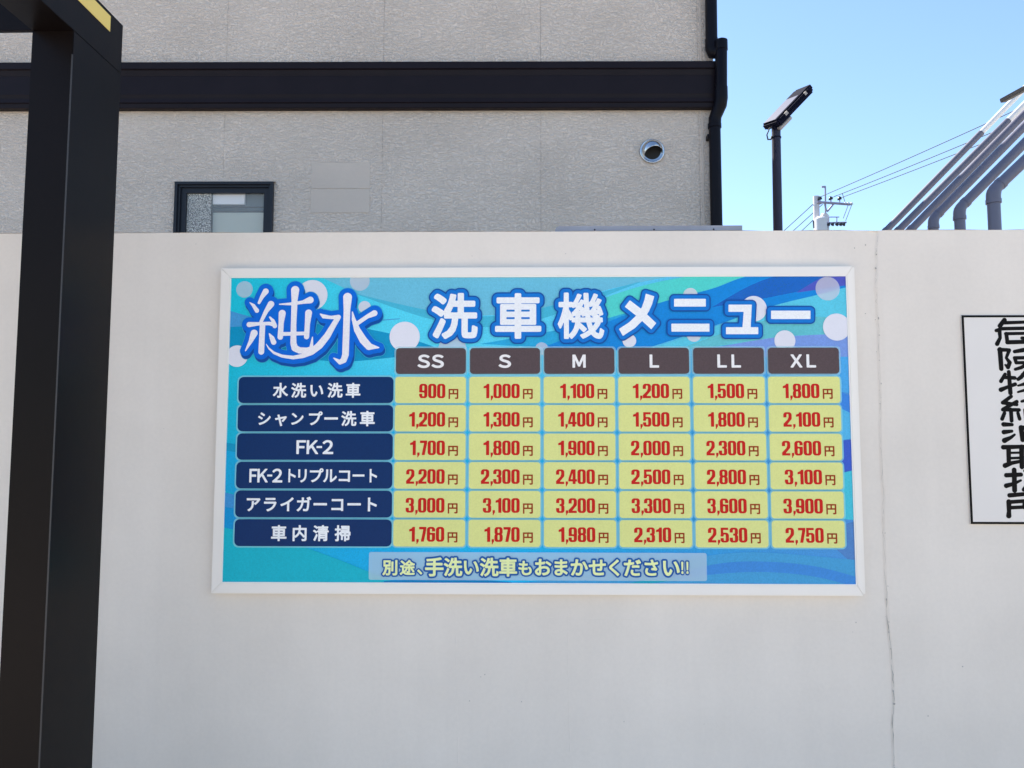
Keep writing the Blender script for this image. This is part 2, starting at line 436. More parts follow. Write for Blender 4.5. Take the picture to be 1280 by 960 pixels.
def board_body():
    # tray behind the print
    bm = box(-PW/2000-.024, PW/2000+.024, .0, .020, -.024, PH/1000+.024)
    obj('back_tray', bm, M_FRAME, BOARD)
    # mitred frame, four lengths
    o0, o1 = (-27.5, -26.2), (PW+17.3, PH+29.0)
    out_ = [(-27.5, -26.0), (PW+17.0, -26.0), (PW+17.0, PH+29), (-27.5, PH+29)]
    inn = [(0, 0), (PW, 0), (PW, PH), (0, PH)]
    for k in range(4):
        a, b = out_[k], out_[(k+1) % 4]; c, d = inn[(k+1) % 4], inn[k]
        bm = bmesh.new()
        def W(p, y): return (U0+p[0]/1000-BO.x, y, V0-p[1]/1000-BO.z)
        g = .2
        dirv = np.array(b, float)-np.array(a, float); dirv /= np.linalg.norm(dirv)
        a, b, c, d = [tuple(np.array(p, float)+dirv*g*s) for p, s in ((a, 1), (b, -1), (c, -1), (d, 1))]
        lo = [bm.verts.new(W(p, .021)) for p in (a, b, c, d)]; hi = [bm.verts.new(W(p, -.0055)) for p in (a, b, c, d)]
        bm.faces.new(lo); bm.faces.new(hi[::-1])
        for i in range(4): bm.faces.new((lo[i], hi[i], hi[(i+1) % 4], lo[(i+1) % 4]))
        bmesh.ops.recalc_face_normals(bm, faces=bm.faces)
        obj('frame', bm, M_FRAME, BOARD, bevel=.0012, seg=2, auto=40)
    for k in range(4):     # dark seam shown at each mitre
        pass
    # inner white lip
    for (a, b, c, d) in ((0, 0, PW, 2.6), (0, PH-2.6, PW, PH), (0, 2.6, 2.6, PH-2.6), (PW-2.6, 2.6, PW, PH-2.6)):
        bm = box(U0+a/1000-BO.x, U0+c/1000-BO.x, -.0048, -.0008, V0-d/1000-BO.z, V0-b/1000-BO.z)
        obj('inner_lip', bm, M_LIP, BOARD)
board_body()

def grad_print():
    m, t, b = newmat('print_background'); N = t.nodes; L = t.links
    b.inputs['Roughness'].default_value = .36; b.inputs['Specular IOR Level'].default_value = .14
    tc = N.new('ShaderNodeTexCoord'); sp = N.new('ShaderNodeSeparateXYZ'); L.new(tc.outputs['Object'], sp.inputs[0])
    mr = N.new('ShaderNodeMapRange'); mr.inputs[1].default_value = -PW/2000; mr.inputs[2].default_value = PW/2000; L.new(sp.outputs[0], mr.inputs[0])
    def ramp(stops):
        cr = N.new('ShaderNodeValToRGB'); L.new(mr.outputs[0], cr.inputs[0]); e = cr.color_ramp.elements
        for i, (p, c) in enumerate(stops):
            q = e[i] if i < 2 else e.new(p)
            q.position = p; q.color = (*[x*PK*k for x, k in zip(s2l(c), (1.06, .99, .92))], 1)
        return cr
    top = ramp([(0, (22, 186, 212)), (.1, (38, 192, 220)), (.28, (78, 204, 234)), (.6, (88, 198, 232)), (1, (66, 140, 214))])
    bot = ramp([(0, (18, 174, 208)), (.2, (12, 166, 220)), (.45, (20, 174, 228)), (.7, (40, 152, 214)), (1, (72, 142, 208))])
    mz = N.new('ShaderNodeMapRange'); mz.inputs[1].default_value = .35; mz.inputs[2].default_value = .72; mz.interpolation_type = 'SMOOTHSTEP'; L.new(sp.outputs[2], mz.inputs[0])
    mx = N.new('ShaderNodeMix'); mx.data_type = 'RGBA'; L.new(mz.outputs[0], mx.inputs[0]); L.new(bot.outputs[0], mx.inputs[6]); L.new(top.outputs[0], mx.inputs[7])
    nz = N.new('ShaderNodeTexNoise'); nz.inputs['Scale'].default_value = 240; nz.inputs['Detail'].default_value = 3; L.new(tc.outputs['Object'], nz.inputs['Vector'])
    m2 = N.new('ShaderNodeMapRange'); m2.inputs[1].default_value = .25; m2.inputs[2].default_value = .75; m2.inputs[3].default_value = .88; m2.inputs[4].default_value = 1.12; L.new(nz.outputs[0], m2.inputs[0])
    vm = N.new('ShaderNodeVectorMath'); vm.operation = 'SCALE'; L.new(mx.outputs[2], vm.inputs[0]); L.new(m2.outputs[0], vm.inputs['Scale'])
    L.new(vm.outputs[0], b.inputs['Base Color'])
    return m
poly_sheet('background_print', [(0, 0), (PW, 0), (PW, PH), (0, PH)], 0, grad_print())

def smooth_poly(pts, closed=True, n=6):
    """Catmull-Rom through points"""
    P = [np.array(p, float) for p in pts]; out_ = []; m_ = len(P)
    for i in range(m_-1):
        p0 = P[max(0, i-1)]; p1 = P[i]; p2 = P[i+1]; p3 = P[min(m_-1, i+2)]
        for s in range(n):
            t = s/n; out_.append(.5*((2*p1)+(-p0+p2)*t+(2*p0-5*p1+4*p2-p3)*t*t+(-p0+3*p1-3*p2+p3)*t**3))
    out_.append(P[-1]); return out_
_wl = [1.0]
def wave(top, bot, col, alpha=1.0):
    """band between two curves (photo pixels), both left to right"""
    A = np.array([uvw(*p) for p in smooth_poly(top)]); B = np.array([uvw(*p) for p in smooth_poly(bot)])
    gx = np.clip(np.linspace(min(A[0, 0], B[0, 0]), max(A[-1, 0], B[-1, 0]), 64), .4, PW-.4)
    A = np.column_stack([gx, np.clip(np.interp(gx, A[:, 0], A[:, 1]), .4, PH-.4)]); B = np.column_stack([gx, np.clip(np.interp(gx, B[:, 0], B[:, 1]), .4, PH-.4)])
    B[:, 1] = np.maximum(B[:, 1], A[:, 1]+.01); V = np.vstack([A, B])
    n = len(A); F = [(i, i+1, n+i+1, n+i) for i in range(n-1)]
    _wl[0] += .12
    sheet('wave_band', V, F, _wl[0], ink(col, alpha, .10))
wave([(286, 388), (310, 395), (340, 401), (420, 403), (500, 398)], [(286, 409), (310, 408), (340, 407), (420, 405), (500, 399)], (66, 148, 208))
wave([(286, 409), (330, 407), (420, 406), (500, 420), (560, 440)], [(286, 434), (330, 440), (420, 452), (500, 446), (560, 441)], (6, 152, 204), .75)
wave([(400, 346), (560, 345), (680, 345), (840, 345)], [(400, 346), (480, 380), (560, 393), (650, 391), (760, 362), (840, 345)], (112, 196, 226), .75)
wave([(440, 366), (560, 392), (650, 391), (800, 352)], [(440, 366), (560, 404), (660, 403), (800, 353)], (70, 186, 220), .8)
wave([(600, 430), (700, 412), (780, 392), (870, 362)], [(600, 430), (700, 434), (780, 425), (870, 364)], (40, 172, 226), .7)
wave([(740, 378), (790, 361), (835, 350), (880, 344), (960, 342)], [(740, 402), (770, 395), (830, 377), (890, 361), (960, 342)], (78, 204, 200), .95)
wave([(680, 434), (760, 402), (830, 377), (890, 361), (948, 343), (1062, 341)], [(800, 438), (850, 422), (905, 403), (970, 382), (1020, 369), (1062, 358)], (16, 128, 208))
wave([(890, 384), (940, 356), (985, 343), (1062, 341)], [(890, 384), (950, 374), (1020, 360), (1062, 352)], (38, 104, 202), .55)
wave([(995, 366), (1030, 346), (1062, 342)], [(995, 366), (1030, 361), (1062, 356)], (84, 92, 196), .8)
wave([(800, 440), (870, 417), (930, 394), (975, 380), (1020, 369), (1062, 358)], [(800, 440), (890, 434), (960, 423), (1010, 419), (1062, 417)], (84, 190, 218))
wave([(860, 432), (930, 408), (985, 396), (1062, 398)], [(860, 437), (930, 428), (985, 420), (1062, 418)], (110, 204, 214), .6)
wave([(880, 437), (960, 423), (1010, 419), (1064, 417)], [(880, 446), (960, 446), (1010, 446), (1064, 446)], (112, 146, 214))
# right hand strip
wave([(1040, 446), (1066, 446)], [(1040, 488), (1066, 492)], (70, 160, 222)); wave([(1040, 486), (1066, 496)], [(1040, 505), (1066, 518)], (56, 128, 214))
wave([(1040, 505), (1066, 518)], [(1040, 552), (1066, 548)], (78, 172, 220)); wave([(1040, 552), (1068, 549)], [(1040, 594), (1068, 587)], (54, 88, 192))
wave([(1040, 594), (1070, 587)], [(1040, 648), (1070, 650)], (64, 184, 208)); wave([(1040, 660), (1056, 655), (1073, 650)], [(1040, 682), (1056, 696), (1073, 714)], (92, 144, 208), .6)
# left hand strip and bottom
wave([(276, 552), (300, 556)], [(276, 562), (300, 566)], (14, 146, 190))
wave([(276, 562), (300, 566)], [(276, 612), (300, 618)], (16, 162, 214)); wave([(276, 614), (300, 620)], [(276, 633), (300, 636)], (58, 142, 206))
wave([(276, 633), (300, 636)], [(276, 659), (300, 663)], (8, 142, 206))
wave([(276, 658), (300, 664), (370, 681), (420, 698), (465, 716), (500, 730)], [(276, 731), (300, 731), (370, 731), (420, 731), (465, 731), (500, 731)], (14, 172, 194))
wave([(480, 726), (560, 722), (640, 728)], [(480, 731), (560, 731), (640, 731)], (10, 134, 200), .8)
wave([(640, 730), (760, 716), (850, 700), (940, 690), (1072, 700)], [(640, 732), (760, 732), (850, 732), (940, 732), (1072, 732)], (72, 164, 218), .8)
wave([(770, 733), (830, 720), (900, 704), (960, 702), (1020, 708), (1074, 722)], [(770, 733), (830, 726), (900, 717), (960, 715), (1020, 721), (1074, 735)], (58, 132, 206))
wave([(770, 733), (790, 728), (815, 724), (850, 722)], [(770, 734), (790, 732), (815, 729), (850, 724)], (30, 156, 186))

def bubble(px, py, r, al, col=(214, 219, 233)):
    u, v = uvw(px, py); rr = r*2.29; P = []
    for i in range(40):
        th = 2*math.pi*i/40; P.append((min(PW-.5, max(.5, u+rr*math.cos(th))), max(.5, v+rr*math.sin(th))))
    _wl[0] += .1; poly_sheet('bubble', P, _wl[0], ink(col, al, .02))
for b in ((306, 362, 10.5, .45), (390.6, 369, 19.3, .9), (450, 351.5, 12.5, .5), (296.7, 445.3, 13.6, .95), (506, 421, 19, .97), (456, 384, 7.7, .75), (565.5, 438, 18, .5), (677, 436, 8, .5), (862.8, 369, 9, .7),
          (942, 386, 16, .92), (867, 418.5, 9, .7), (786.5, 426, 8.5, .92), (1034, 361, 15, .5), (1045.4, 409, 17, .93), (980.7, 426, 13, .92)):
    bubble(*b)

# table
L_GLOW, L_CELL, L_TEXT = 9, 10.5, 11.5
LC = {'label': (2, 44, 96), 'head': (80, 68, 72), 'price': (206, 213, 138)}
DW = {'0': .655, '1': .50, '2': .65, '3': .655, '4': .655, '5': .655, '6': .655, '7': .56, '8': .655, '9': .655, ',': .24}
FULL = {c: chr(0xFF10+int(c)) for c in '0123456789'}
def digit(ch):
    """condensed heavy numeral: height 1, own width"""
    if ch == ',':
        k = ('comma',)
        if k not in _gcache:
            xs = np.arange(-.05, .40, .02); ys = np.arange(-.28, .3, .02); X, Y = np.meshgrid(xs, ys)
            d = stroke_sdf(X, Y, [[(.13, .10, .075), (.14, .05, .07), (.08, -.14, .025)]])
            d = np.minimum(d, np.maximum(abs(X-.13)-.085, abs(Y-.09)-.09))
            _gcache[k] = field_mesh(d, xs, ys)
        return _gcache[k]
    k = ('digit', ch)
    if k in _gcache: return _gcache[k]
    W, s_ = .60, .228
    xs = np.arange(-.04, W+.06, .022); ys = np.arange(-.04, 1.06, .022); X, Y = np.meshgrid(xs, ys)
    def rr(x0, y0, x1, y1, r):
        qx = abs(X-(x0+x1)/2)-(x1-x0)/2+r; qy = abs(Y-(y0+y1)/2)-(y1-y0)/2+r
        return np.hypot(np.maximum(qx, 0), np.maximum(qy, 0))+np.minimum(np.maximum(qx, qy), 0)-r
    def pg(P): return poly_sdf(X, Y, np.array([(*P[i], *P[(i+1) % len(P)]) for i in range(len(P))]))
    U, I = np.minimum, np.maximum
    if ch in '69' :
        F = I(rr(0, 0, W, 1, .21), -rr(s_, .125, W-s_, .475, .06)); F = I(F, -rr(s_, .60, W-s_, .875, .06)); F = I(F, -rr(W-s_-.05, .60, W+.2, .69, .01))
        if ch == '9': F = F[::-1, ::-1]; xs = (W-xs)[::-1]; ys = (1-ys)[::-1]
    elif ch == '0': F = I(rr(0, 0, W, 1, .21), -rr(s_, .125, W-s_, .875, .075))
    elif ch == '8': F = U(rr(.008, .47, W-.008, 1, .19), rr(0, 0, W, .56, .19)); F = I(F, -rr(s_, .60, W-s_, .88, .07)); F = I(F, -rr(s_, .12, W-s_, .47, .07))
    elif ch == '3':
        F = U(rr(.0, .47, W-.008, 1, .19), rr(0, 0, W, .56, .19)); F = I(F, -rr(s_, .60, W-s_, .88, .06)); F = I(F, -rr(s_, .12, W-s_, .47, .06)); F = I(F, -rr(-.3, .33, s_+.02, .67, .01))
    elif ch == '2':
        F = I(rr(0, .40, W, 1, .20), -rr(s_, .30, W-s_, .88, .07)); F = I(F, -rr(-.2, .2, W-s_, .64, .01))
        F = U(F, pg([(W, .66), (W-s_, .66), (W-s_-.06, .50), (.0, .20), (0, 0), (W-.01, 0), (W-.01, .155), (.27, .155), (W-.03, .50)]))
    elif ch == '5':
        F = U(rr(.02, .845, .555, 1, .005), rr(.02, .40, .20, 1, .005)); bw = I(rr(0, 0, W, .665, .20), -rr(s_, .12, W-s_, .545, .06)); F = U(F, I(bw, -rr(-.2, .30, s_+.02, .44, .005)))
        F = I(F, -rr(-.2, .32, s_+.02, .40, .005))
    elif ch == '4':
        F = I(pg([(.22, 1), (.52, 1), (.52, .33), (.62, .33), (.62, .175), (.52, .175), (.52, 0), (.31, 0), (.31, .175), (0, .175), (0, .34)]), -pg([(.31, .33), (.31, .78), (.165, .33)]))
    elif ch == '7': F = pg([(0, 1), (.52, 1), (.52, .83), (.35, 0), (.13, 0), (.30, .83), (0, .83)])
    else: F = pg([(.44, 0), (.44, 1), (.27, 1), (.21, .90), (.02, .83), (.02, .68), (.215, .71), (.215, 0)])
    _gcache[k] = field_mesh(F, xs, ys); return _gcache[k]
def mid_text(chars, centers, v_mid, size, bold, res=44, squeeze=None):
    items = []
    for i, (c, u) in enumerate(zip(chars, centers)):
        s = size[i] if isinstance(size, (list, tuple)) else size
        sq = squeeze[i] if squeeze else 1.
        gv, gf = glyph(c, bold, res=res)
        items.append((gv, gf, u-.5*s*sq, v_mid+.378*s, s*sq, s))
    return compose(items)
cols = [482.8+211.7*i for i in range(6)]; rows = [290.5+80.65*i for i in range(6)]
HEAD = ['ＳＳ', 'Ｓ', 'Ｍ', 'Ｌ', 'ＬＬ', 'ＸＬ']
PR = [['900', '1,000', '1,100', '1,200', '1,500', '1,800'], ['1,200', '1,300', '1,400', '1,500', '1,800', '2,100'], ['1,700', '1,800', '1,900', '2,000', '2,300', '2,600'],
      ['2,200', '2,300', '2,400', '2,500', '2,800', '3,100'], ['3,000', '3,100', '3,200', '3,300', '3,600', '3,900'], ['1,760', '1,870', '1,980', '2,310', '2,530', '2,750']]
glow = ink((140, 218, 236), .60, .02); glow2 = ink((176, 226, 242), .35, .02)
yen = glyph('円', .028, res=56)
def table():
    for i, cu in enumerate(cols):
        x0 = cu+(1.5 if i else 1.5)
        poly_sheet('cell_glow', rrect(x0-4.5, 203.5, cu+202+4.5, 286.8, 12), L_GLOW, glow2)
        h = poly_sheet('size_header', rrect(x0, 208, cu+201.5, 282.3, 10), L_CELL, ink(LC['head'], 1, .12))
        ch = HEAD[i]; n = len(ch); s = 47; pit = 40
        cs = [cu+101-(n-1)*pit/2+k*pit for k in range(n)]
        V, F = mid_text(ch, cs, 245.5, s, .034, 60, [1.18 if c_ == 'Ｓ' else 1.06 for c_ in ch])
        sheet('header_letters', V, F, L_TEXT, ink((226, 224, 228)), h)
    for j, rv in enumerate(rows):
        poly_sheet('cell_glow', rrect(29.5, rv-4, 482, rv+79, 16), L_GLOW, glow)
        for i, cu in enumerate(cols):
            poly_sheet('cell_glow', rrect(cu-4.5, rv-4, cu+206.5, rv+79, 13), L_GLOW+.3+.05*i, glow)
            c = poly_sheet('price_cell', rrect(cu, rv, cu+202, rv+75, 9), L_CELL, ink(LC['price'], 1, .05))
            s = PR[j][i]; hgt = 41.0; wscale = 39.0
            x = cu+145.5; base = rv+61.2; items = []
            for k, d in reversed(list(enumerate(s))):
                adv = DW[d]*wscale; x -= adv
                gv, gf = digit(d); items.append((gv, gf, x, base, wscale, hgt))
            V, F = compose(items)
            sheet('price_figures', V, F, L_TEXT, ink((184, 22, 20), 1, .06), c)
            gv, gf = yen
            V, F = compose([(gv, gf, cu+153-2.2, base-1.2, 31.5, 31.5)])
            sheet('yen_character', V, F, L_TEXT, ink((140, 48, 10), 1, .05), c)
table()
f8 = lambda c: 33.5+(c/6.095-8)*2.31
f3 = lambda c: 33.5+(c-112)/3.0476*2.27
def row_labels():
    specs = [('水洗い洗車', [f8(c) for c in (367, 505, 640, 780, 917)], 44, None),
             ('シャンプー洗車', [f8(c) for c in (250, 375, 497, 632, 755, 888, 1028)], [42, 44, 42, 43, 46, 44, 45], None),
             ('ＦＫ－２', [f8(c) for c in (528, 612, 670, 735)], [50, 50, 48, 50], [1, 1, .42, 1.05]),
             ('ＦＫ－２トリプルコート', [f3(c) for c in (176, 211, 241, 270, 322, 366, 417, 471, 526, 580, 632)], [49, 49, 46, 49, 44, 44, 43, 44, 43, 42, 44], [.86, .92, .40, 1., .85, .9, 1, .95, 1, .95, .85]),
             ('アライガーコート', [f3(c) for c in (180, 245, 311, 373, 436, 501, 565, 629)], 45, None),
             ('車内清掃', [f3(c) for c in (281, 360, 441, 524)], 46, None)]
    for j, (s, cs, size, sq) in enumerate(specs):
        rv = rows[j]
        l = poly_sheet('row_label', rrect(33.7, rv, 478, rv+75, 14), L_CELL, ink(LC['label'], 1, .10))
        V, F = mid_text(s, cs, rv+38.5, size, .028, 52, sq)
        sheet('label_lettering', V, F, L_TEXT, ink((222, 229, 240)), l)
row_labels()

def footer():
    b = poly_sheet('footer_band', rrect(415, 784, 1359, 861, 6), L_GLOW, ink((190, 222, 240), .52, .02))
    S = '別途、手洗い洗車もおまかせください！！'
    X = [109, 169.5, 222, 265, 331, 395, 459.5, 526.5, 588, 649, 713, 778, 844, 905, 967, 1034, 1104, 1155, 1173]
    sz = [56, 54, 52, 68, 66, 62, 66, 66, 56, 64, 62, 64, 64, 62, 64, 62, 68, 52, 52]
    cs = [uvw(450+x/2.844, 708)[0] for x in X]; mm = [s/2.844*2.27 for s in sz]
    v = uvw(640, 708.6)[1]
    for nm, bold, col, ly in (('footer_outline', .125, (22, 84, 156), 11), ('footer_lettering', .030, (216, 232, 168), 12)):
        sqz = [1]*17+[.8, .8]
        vm = [v+(2 if i < 3 or i == 8 else 0) for i in range(19)]
        items = []
        for c, u, s, q, vv in zip(S, cs, mm, sqz, vm):
            gv, gf = glyph(c, bold, res=52); dx = .0
            if c == '、': dx = .14
            items.append((gv, gf, u-.5*s*q+dx*s, vv+.378*s, s*q, s))
        # neighbours overlap a little, so step each character back by a hair
        if nm == 'footer_outline':
            for k, it in enumerate(items):
                V, F = compose([it]); sheet('footer_outline', V, F, ly+.06*(k % 3), ink(col), b)
        else:
            V, F = compose(items); sheet(nm, V, F, ly, ink(col), b)
footer()

def title():
    kan = [('洗', 539.8, 366.6, 597.4, 424.2), ('車', 618.8, 366.8, 676.8, 424), ('機', 696.8, 366.2, 755.2, 424.0)]
    OUT, MIDO = 6.3*2.24, 4.7*2.24
    n = 0
    def fields(F, xs, ys, name='title_character'):
        nonlocal n
        o = None
        for k, (off, col, ly) in enumerate(((OUT, (18, 74, 152), 11.0), (MIDO, (14, 112, 200), 11.7), (0, (226, 231, 240), 12.4))):
            V, Fc = field_mesh(F-off, xs, ys)
            if k == 0: o = sheet(name, V, Fc, ly, ink(col)); par = o
            else: sheet('outline' if k == 1 else 'letter_face', V, Fc, ly, ink(col), par)
    for ch, x0, y0, x1, y1 in kan:
        (u0, v0), (u1, v1) = uvw(x0, y0), uvw(x1, y1)
        S = glyph_segs(ch); mx, Mx, my, My = S[:, [0, 2]].min(), S[:, [0, 2]].max(), S[:, [1, 3]].min(), S[:, [1, 3]].max()
        bold = {'洗': 4.5, '車': 4.5, '機': 2.9}[ch]
        kx = (u1-u0-2*bold)/(Mx-mx); ky = (v1-v0-2*bold)/(My-my)
        T = np.column_stack([u0+bold+(S[:, 0]-mx)*kx, v1-bold-(S[:, 1]-my)*ky, u0+bold+(S[:, 2]-mx)*kx, v1-bold-(S[:, 3]-my)*ky])
        xs = np.arange(u0-17, u1+18, 1.3); ys = np.arange(v0-17, v1+18, 1.3); X, Y = np.meshgrid(xs, ys)
        # square-cornered swelling: distance measured after a small shrink of the sample grid
        d = poly_sdf(X, Y, T)
        if ch != '機':
            dd = d.copy()
            q = bold*.72
            for ox in (-q, q):
                for oy in (-q, q): dd = np.minimum(dd, poly_sdf(X+ox, Y+oy, T)-.1)
            F0 = np.minimum(dd, d-bold*.9)
        else: F0 = d-bold
        F0 = np.where(F0 > 2, d-bold*1.02, F0)
        fields(F0, xs, ys)
    c = lambda x, y: uvw(770+x/4.129, 335+y/4.129)
    def polyset(polys):
        segs = []; allp = []
        for P in polys:
            Q = [c(*p) for p in P]; allp += Q; segs.append(np.array([(*Q[i], *Q[(i+1) % len(Q)]) for i in range(len(Q))]))
        A = np.array(allp); xs = np.arange(A[:, 0].min()-17, A[:, 0].max()+18, 1.3); ys = np.arange(A[:, 1].min()-17, A[:, 1].max()+18, 1.3)
        X, Y = np.meshgrid(xs, ys); F = np.full(X.shape, 1e9)
        for s in segs: F = np.minimum(F, poly_sdf(X, Y, s))
        fields(F, xs, ys)
    polyset([[(152, 134), (196, 148), (184, 190), (168, 226), (140, 268), (96, 312), (34, 352), (14, 316), (66, 282), (104, 246), (132, 204), (146, 164)], [(70, 168), (130, 214), (206, 286), (180, 318), (108, 252), (44, 202)]])
    polyset([[(298, 161), (461, 161), (461, 201), (298, 201)], [(284, 289), (480, 289), (480, 330), (284, 330)]])
    polyset([[(578, 191), (698, 191), (692, 307), (731, 307), (731, 343), (565, 343), (565, 307), (650, 307), (656, 228), (578, 228)]])
    polyset([[(797, 222), (1000, 222), (1000, 265), (797, 265)]])
title()

def logo():
    st = [[(287, 148, 22), (262, 185, 15), (240, 232, 10)], [(172, 229, 3), (200, 252, 12), (226, 290, 16)],
          [(328, 242, 24), (295, 292, 16), (258, 372, 12)], [(172, 392, 19), (245, 386, 12), (318, 384, 13), (352, 392, 15)],
          [(322, 338, 6), (346, 365, 13), (360, 402, 17)], [(270, 392, 20), (266, 592, 21)], [(210, 455, 26), (186, 515, 15), (150, 584, 4)],
          [(322, 460, 5), (342, 492, 17), (355, 522, 19)],
          [(390, 243, 4), (480, 240, 11), (560, 228, 13), (615, 212, 25)],
          [(503, 138, 30), (500, 215, 22), (497, 400, 20), (499, 530, 22), (510, 565, 24), (545, 582, 23), (600, 583, 22), (630, 566, 15), (637, 485, 4)],
          [(412, 310, 26), (406, 380, 19), (402, 484, 20)], [(605, 307, 25), (598, 390, 19), (594, 482, 19)], [(408, 462, 14), (595, 457, 13)],
          [(300, 535, 2), (322, 568, 6), (360, 600, 9), (420, 624, 11), (500, 634, 13), (570, 622, 16), (632, 594, 22), (690, 545, 26), (745, 475, 24), (790, 395, 20), (822, 342, 18)],
          [(692, 316, 5), (716, 333, 15), (770, 341, 12), (824, 338, 17)],
          [(888, 192, 32), (885, 290, 24), (882, 500, 24), (880, 612, 24), (868, 652, 22), (842, 668, 17), (795, 638, 4)],
          [(925, 300, 4), (935, 355, 14), (962, 432, 23), (1008, 508, 28), (1050, 554, 26), (1122, 562, 4)],
          [(1086, 310, 22), (1035, 334, 15), (962, 385, 15)]]
    k = 2.30/5.818; ou, ov = uvw(285, 340)
    T = [[(ou+x*k, ov+y*k, r*k) for x, y, r in s] for s in st]
    xs = np.arange(ou+20, ou+490, 1.5); ys = np.arange(ov+12, ov+318, 1.5); X, Y = np.meshgrid(xs, ys)
    F = stroke_sdf(X, Y, T)
    F2 = stroke_sdf(X-3, Y-8.5, T); F3 = stroke_sdf(X-1.5, Y-4.2, T)
    V, Fc = field_mesh(np.minimum(np.minimum(F2, F3), F)-13.6-1.6, xs, ys); r = sheet('logo', V, Fc, 9.2, ink((60, 172, 216), .8))
    V, Fc = field_mesh(np.minimum(np.minimum(F2, F3), F)-13.6, xs, ys); sheet('logo_shadow', V, Fc, 9.8, ink((6, 72, 152)), r)
    V, Fc = field_mesh(F-13.6, xs, ys); sheet('logo_outline', V, Fc, 10.8, ink((0, 100, 208)), r)
    V, Fc = field_mesh(F, xs, ys); sheet('logo_lettering', V, Fc, 11.8, ink((222, 224, 234)), r)
logo()

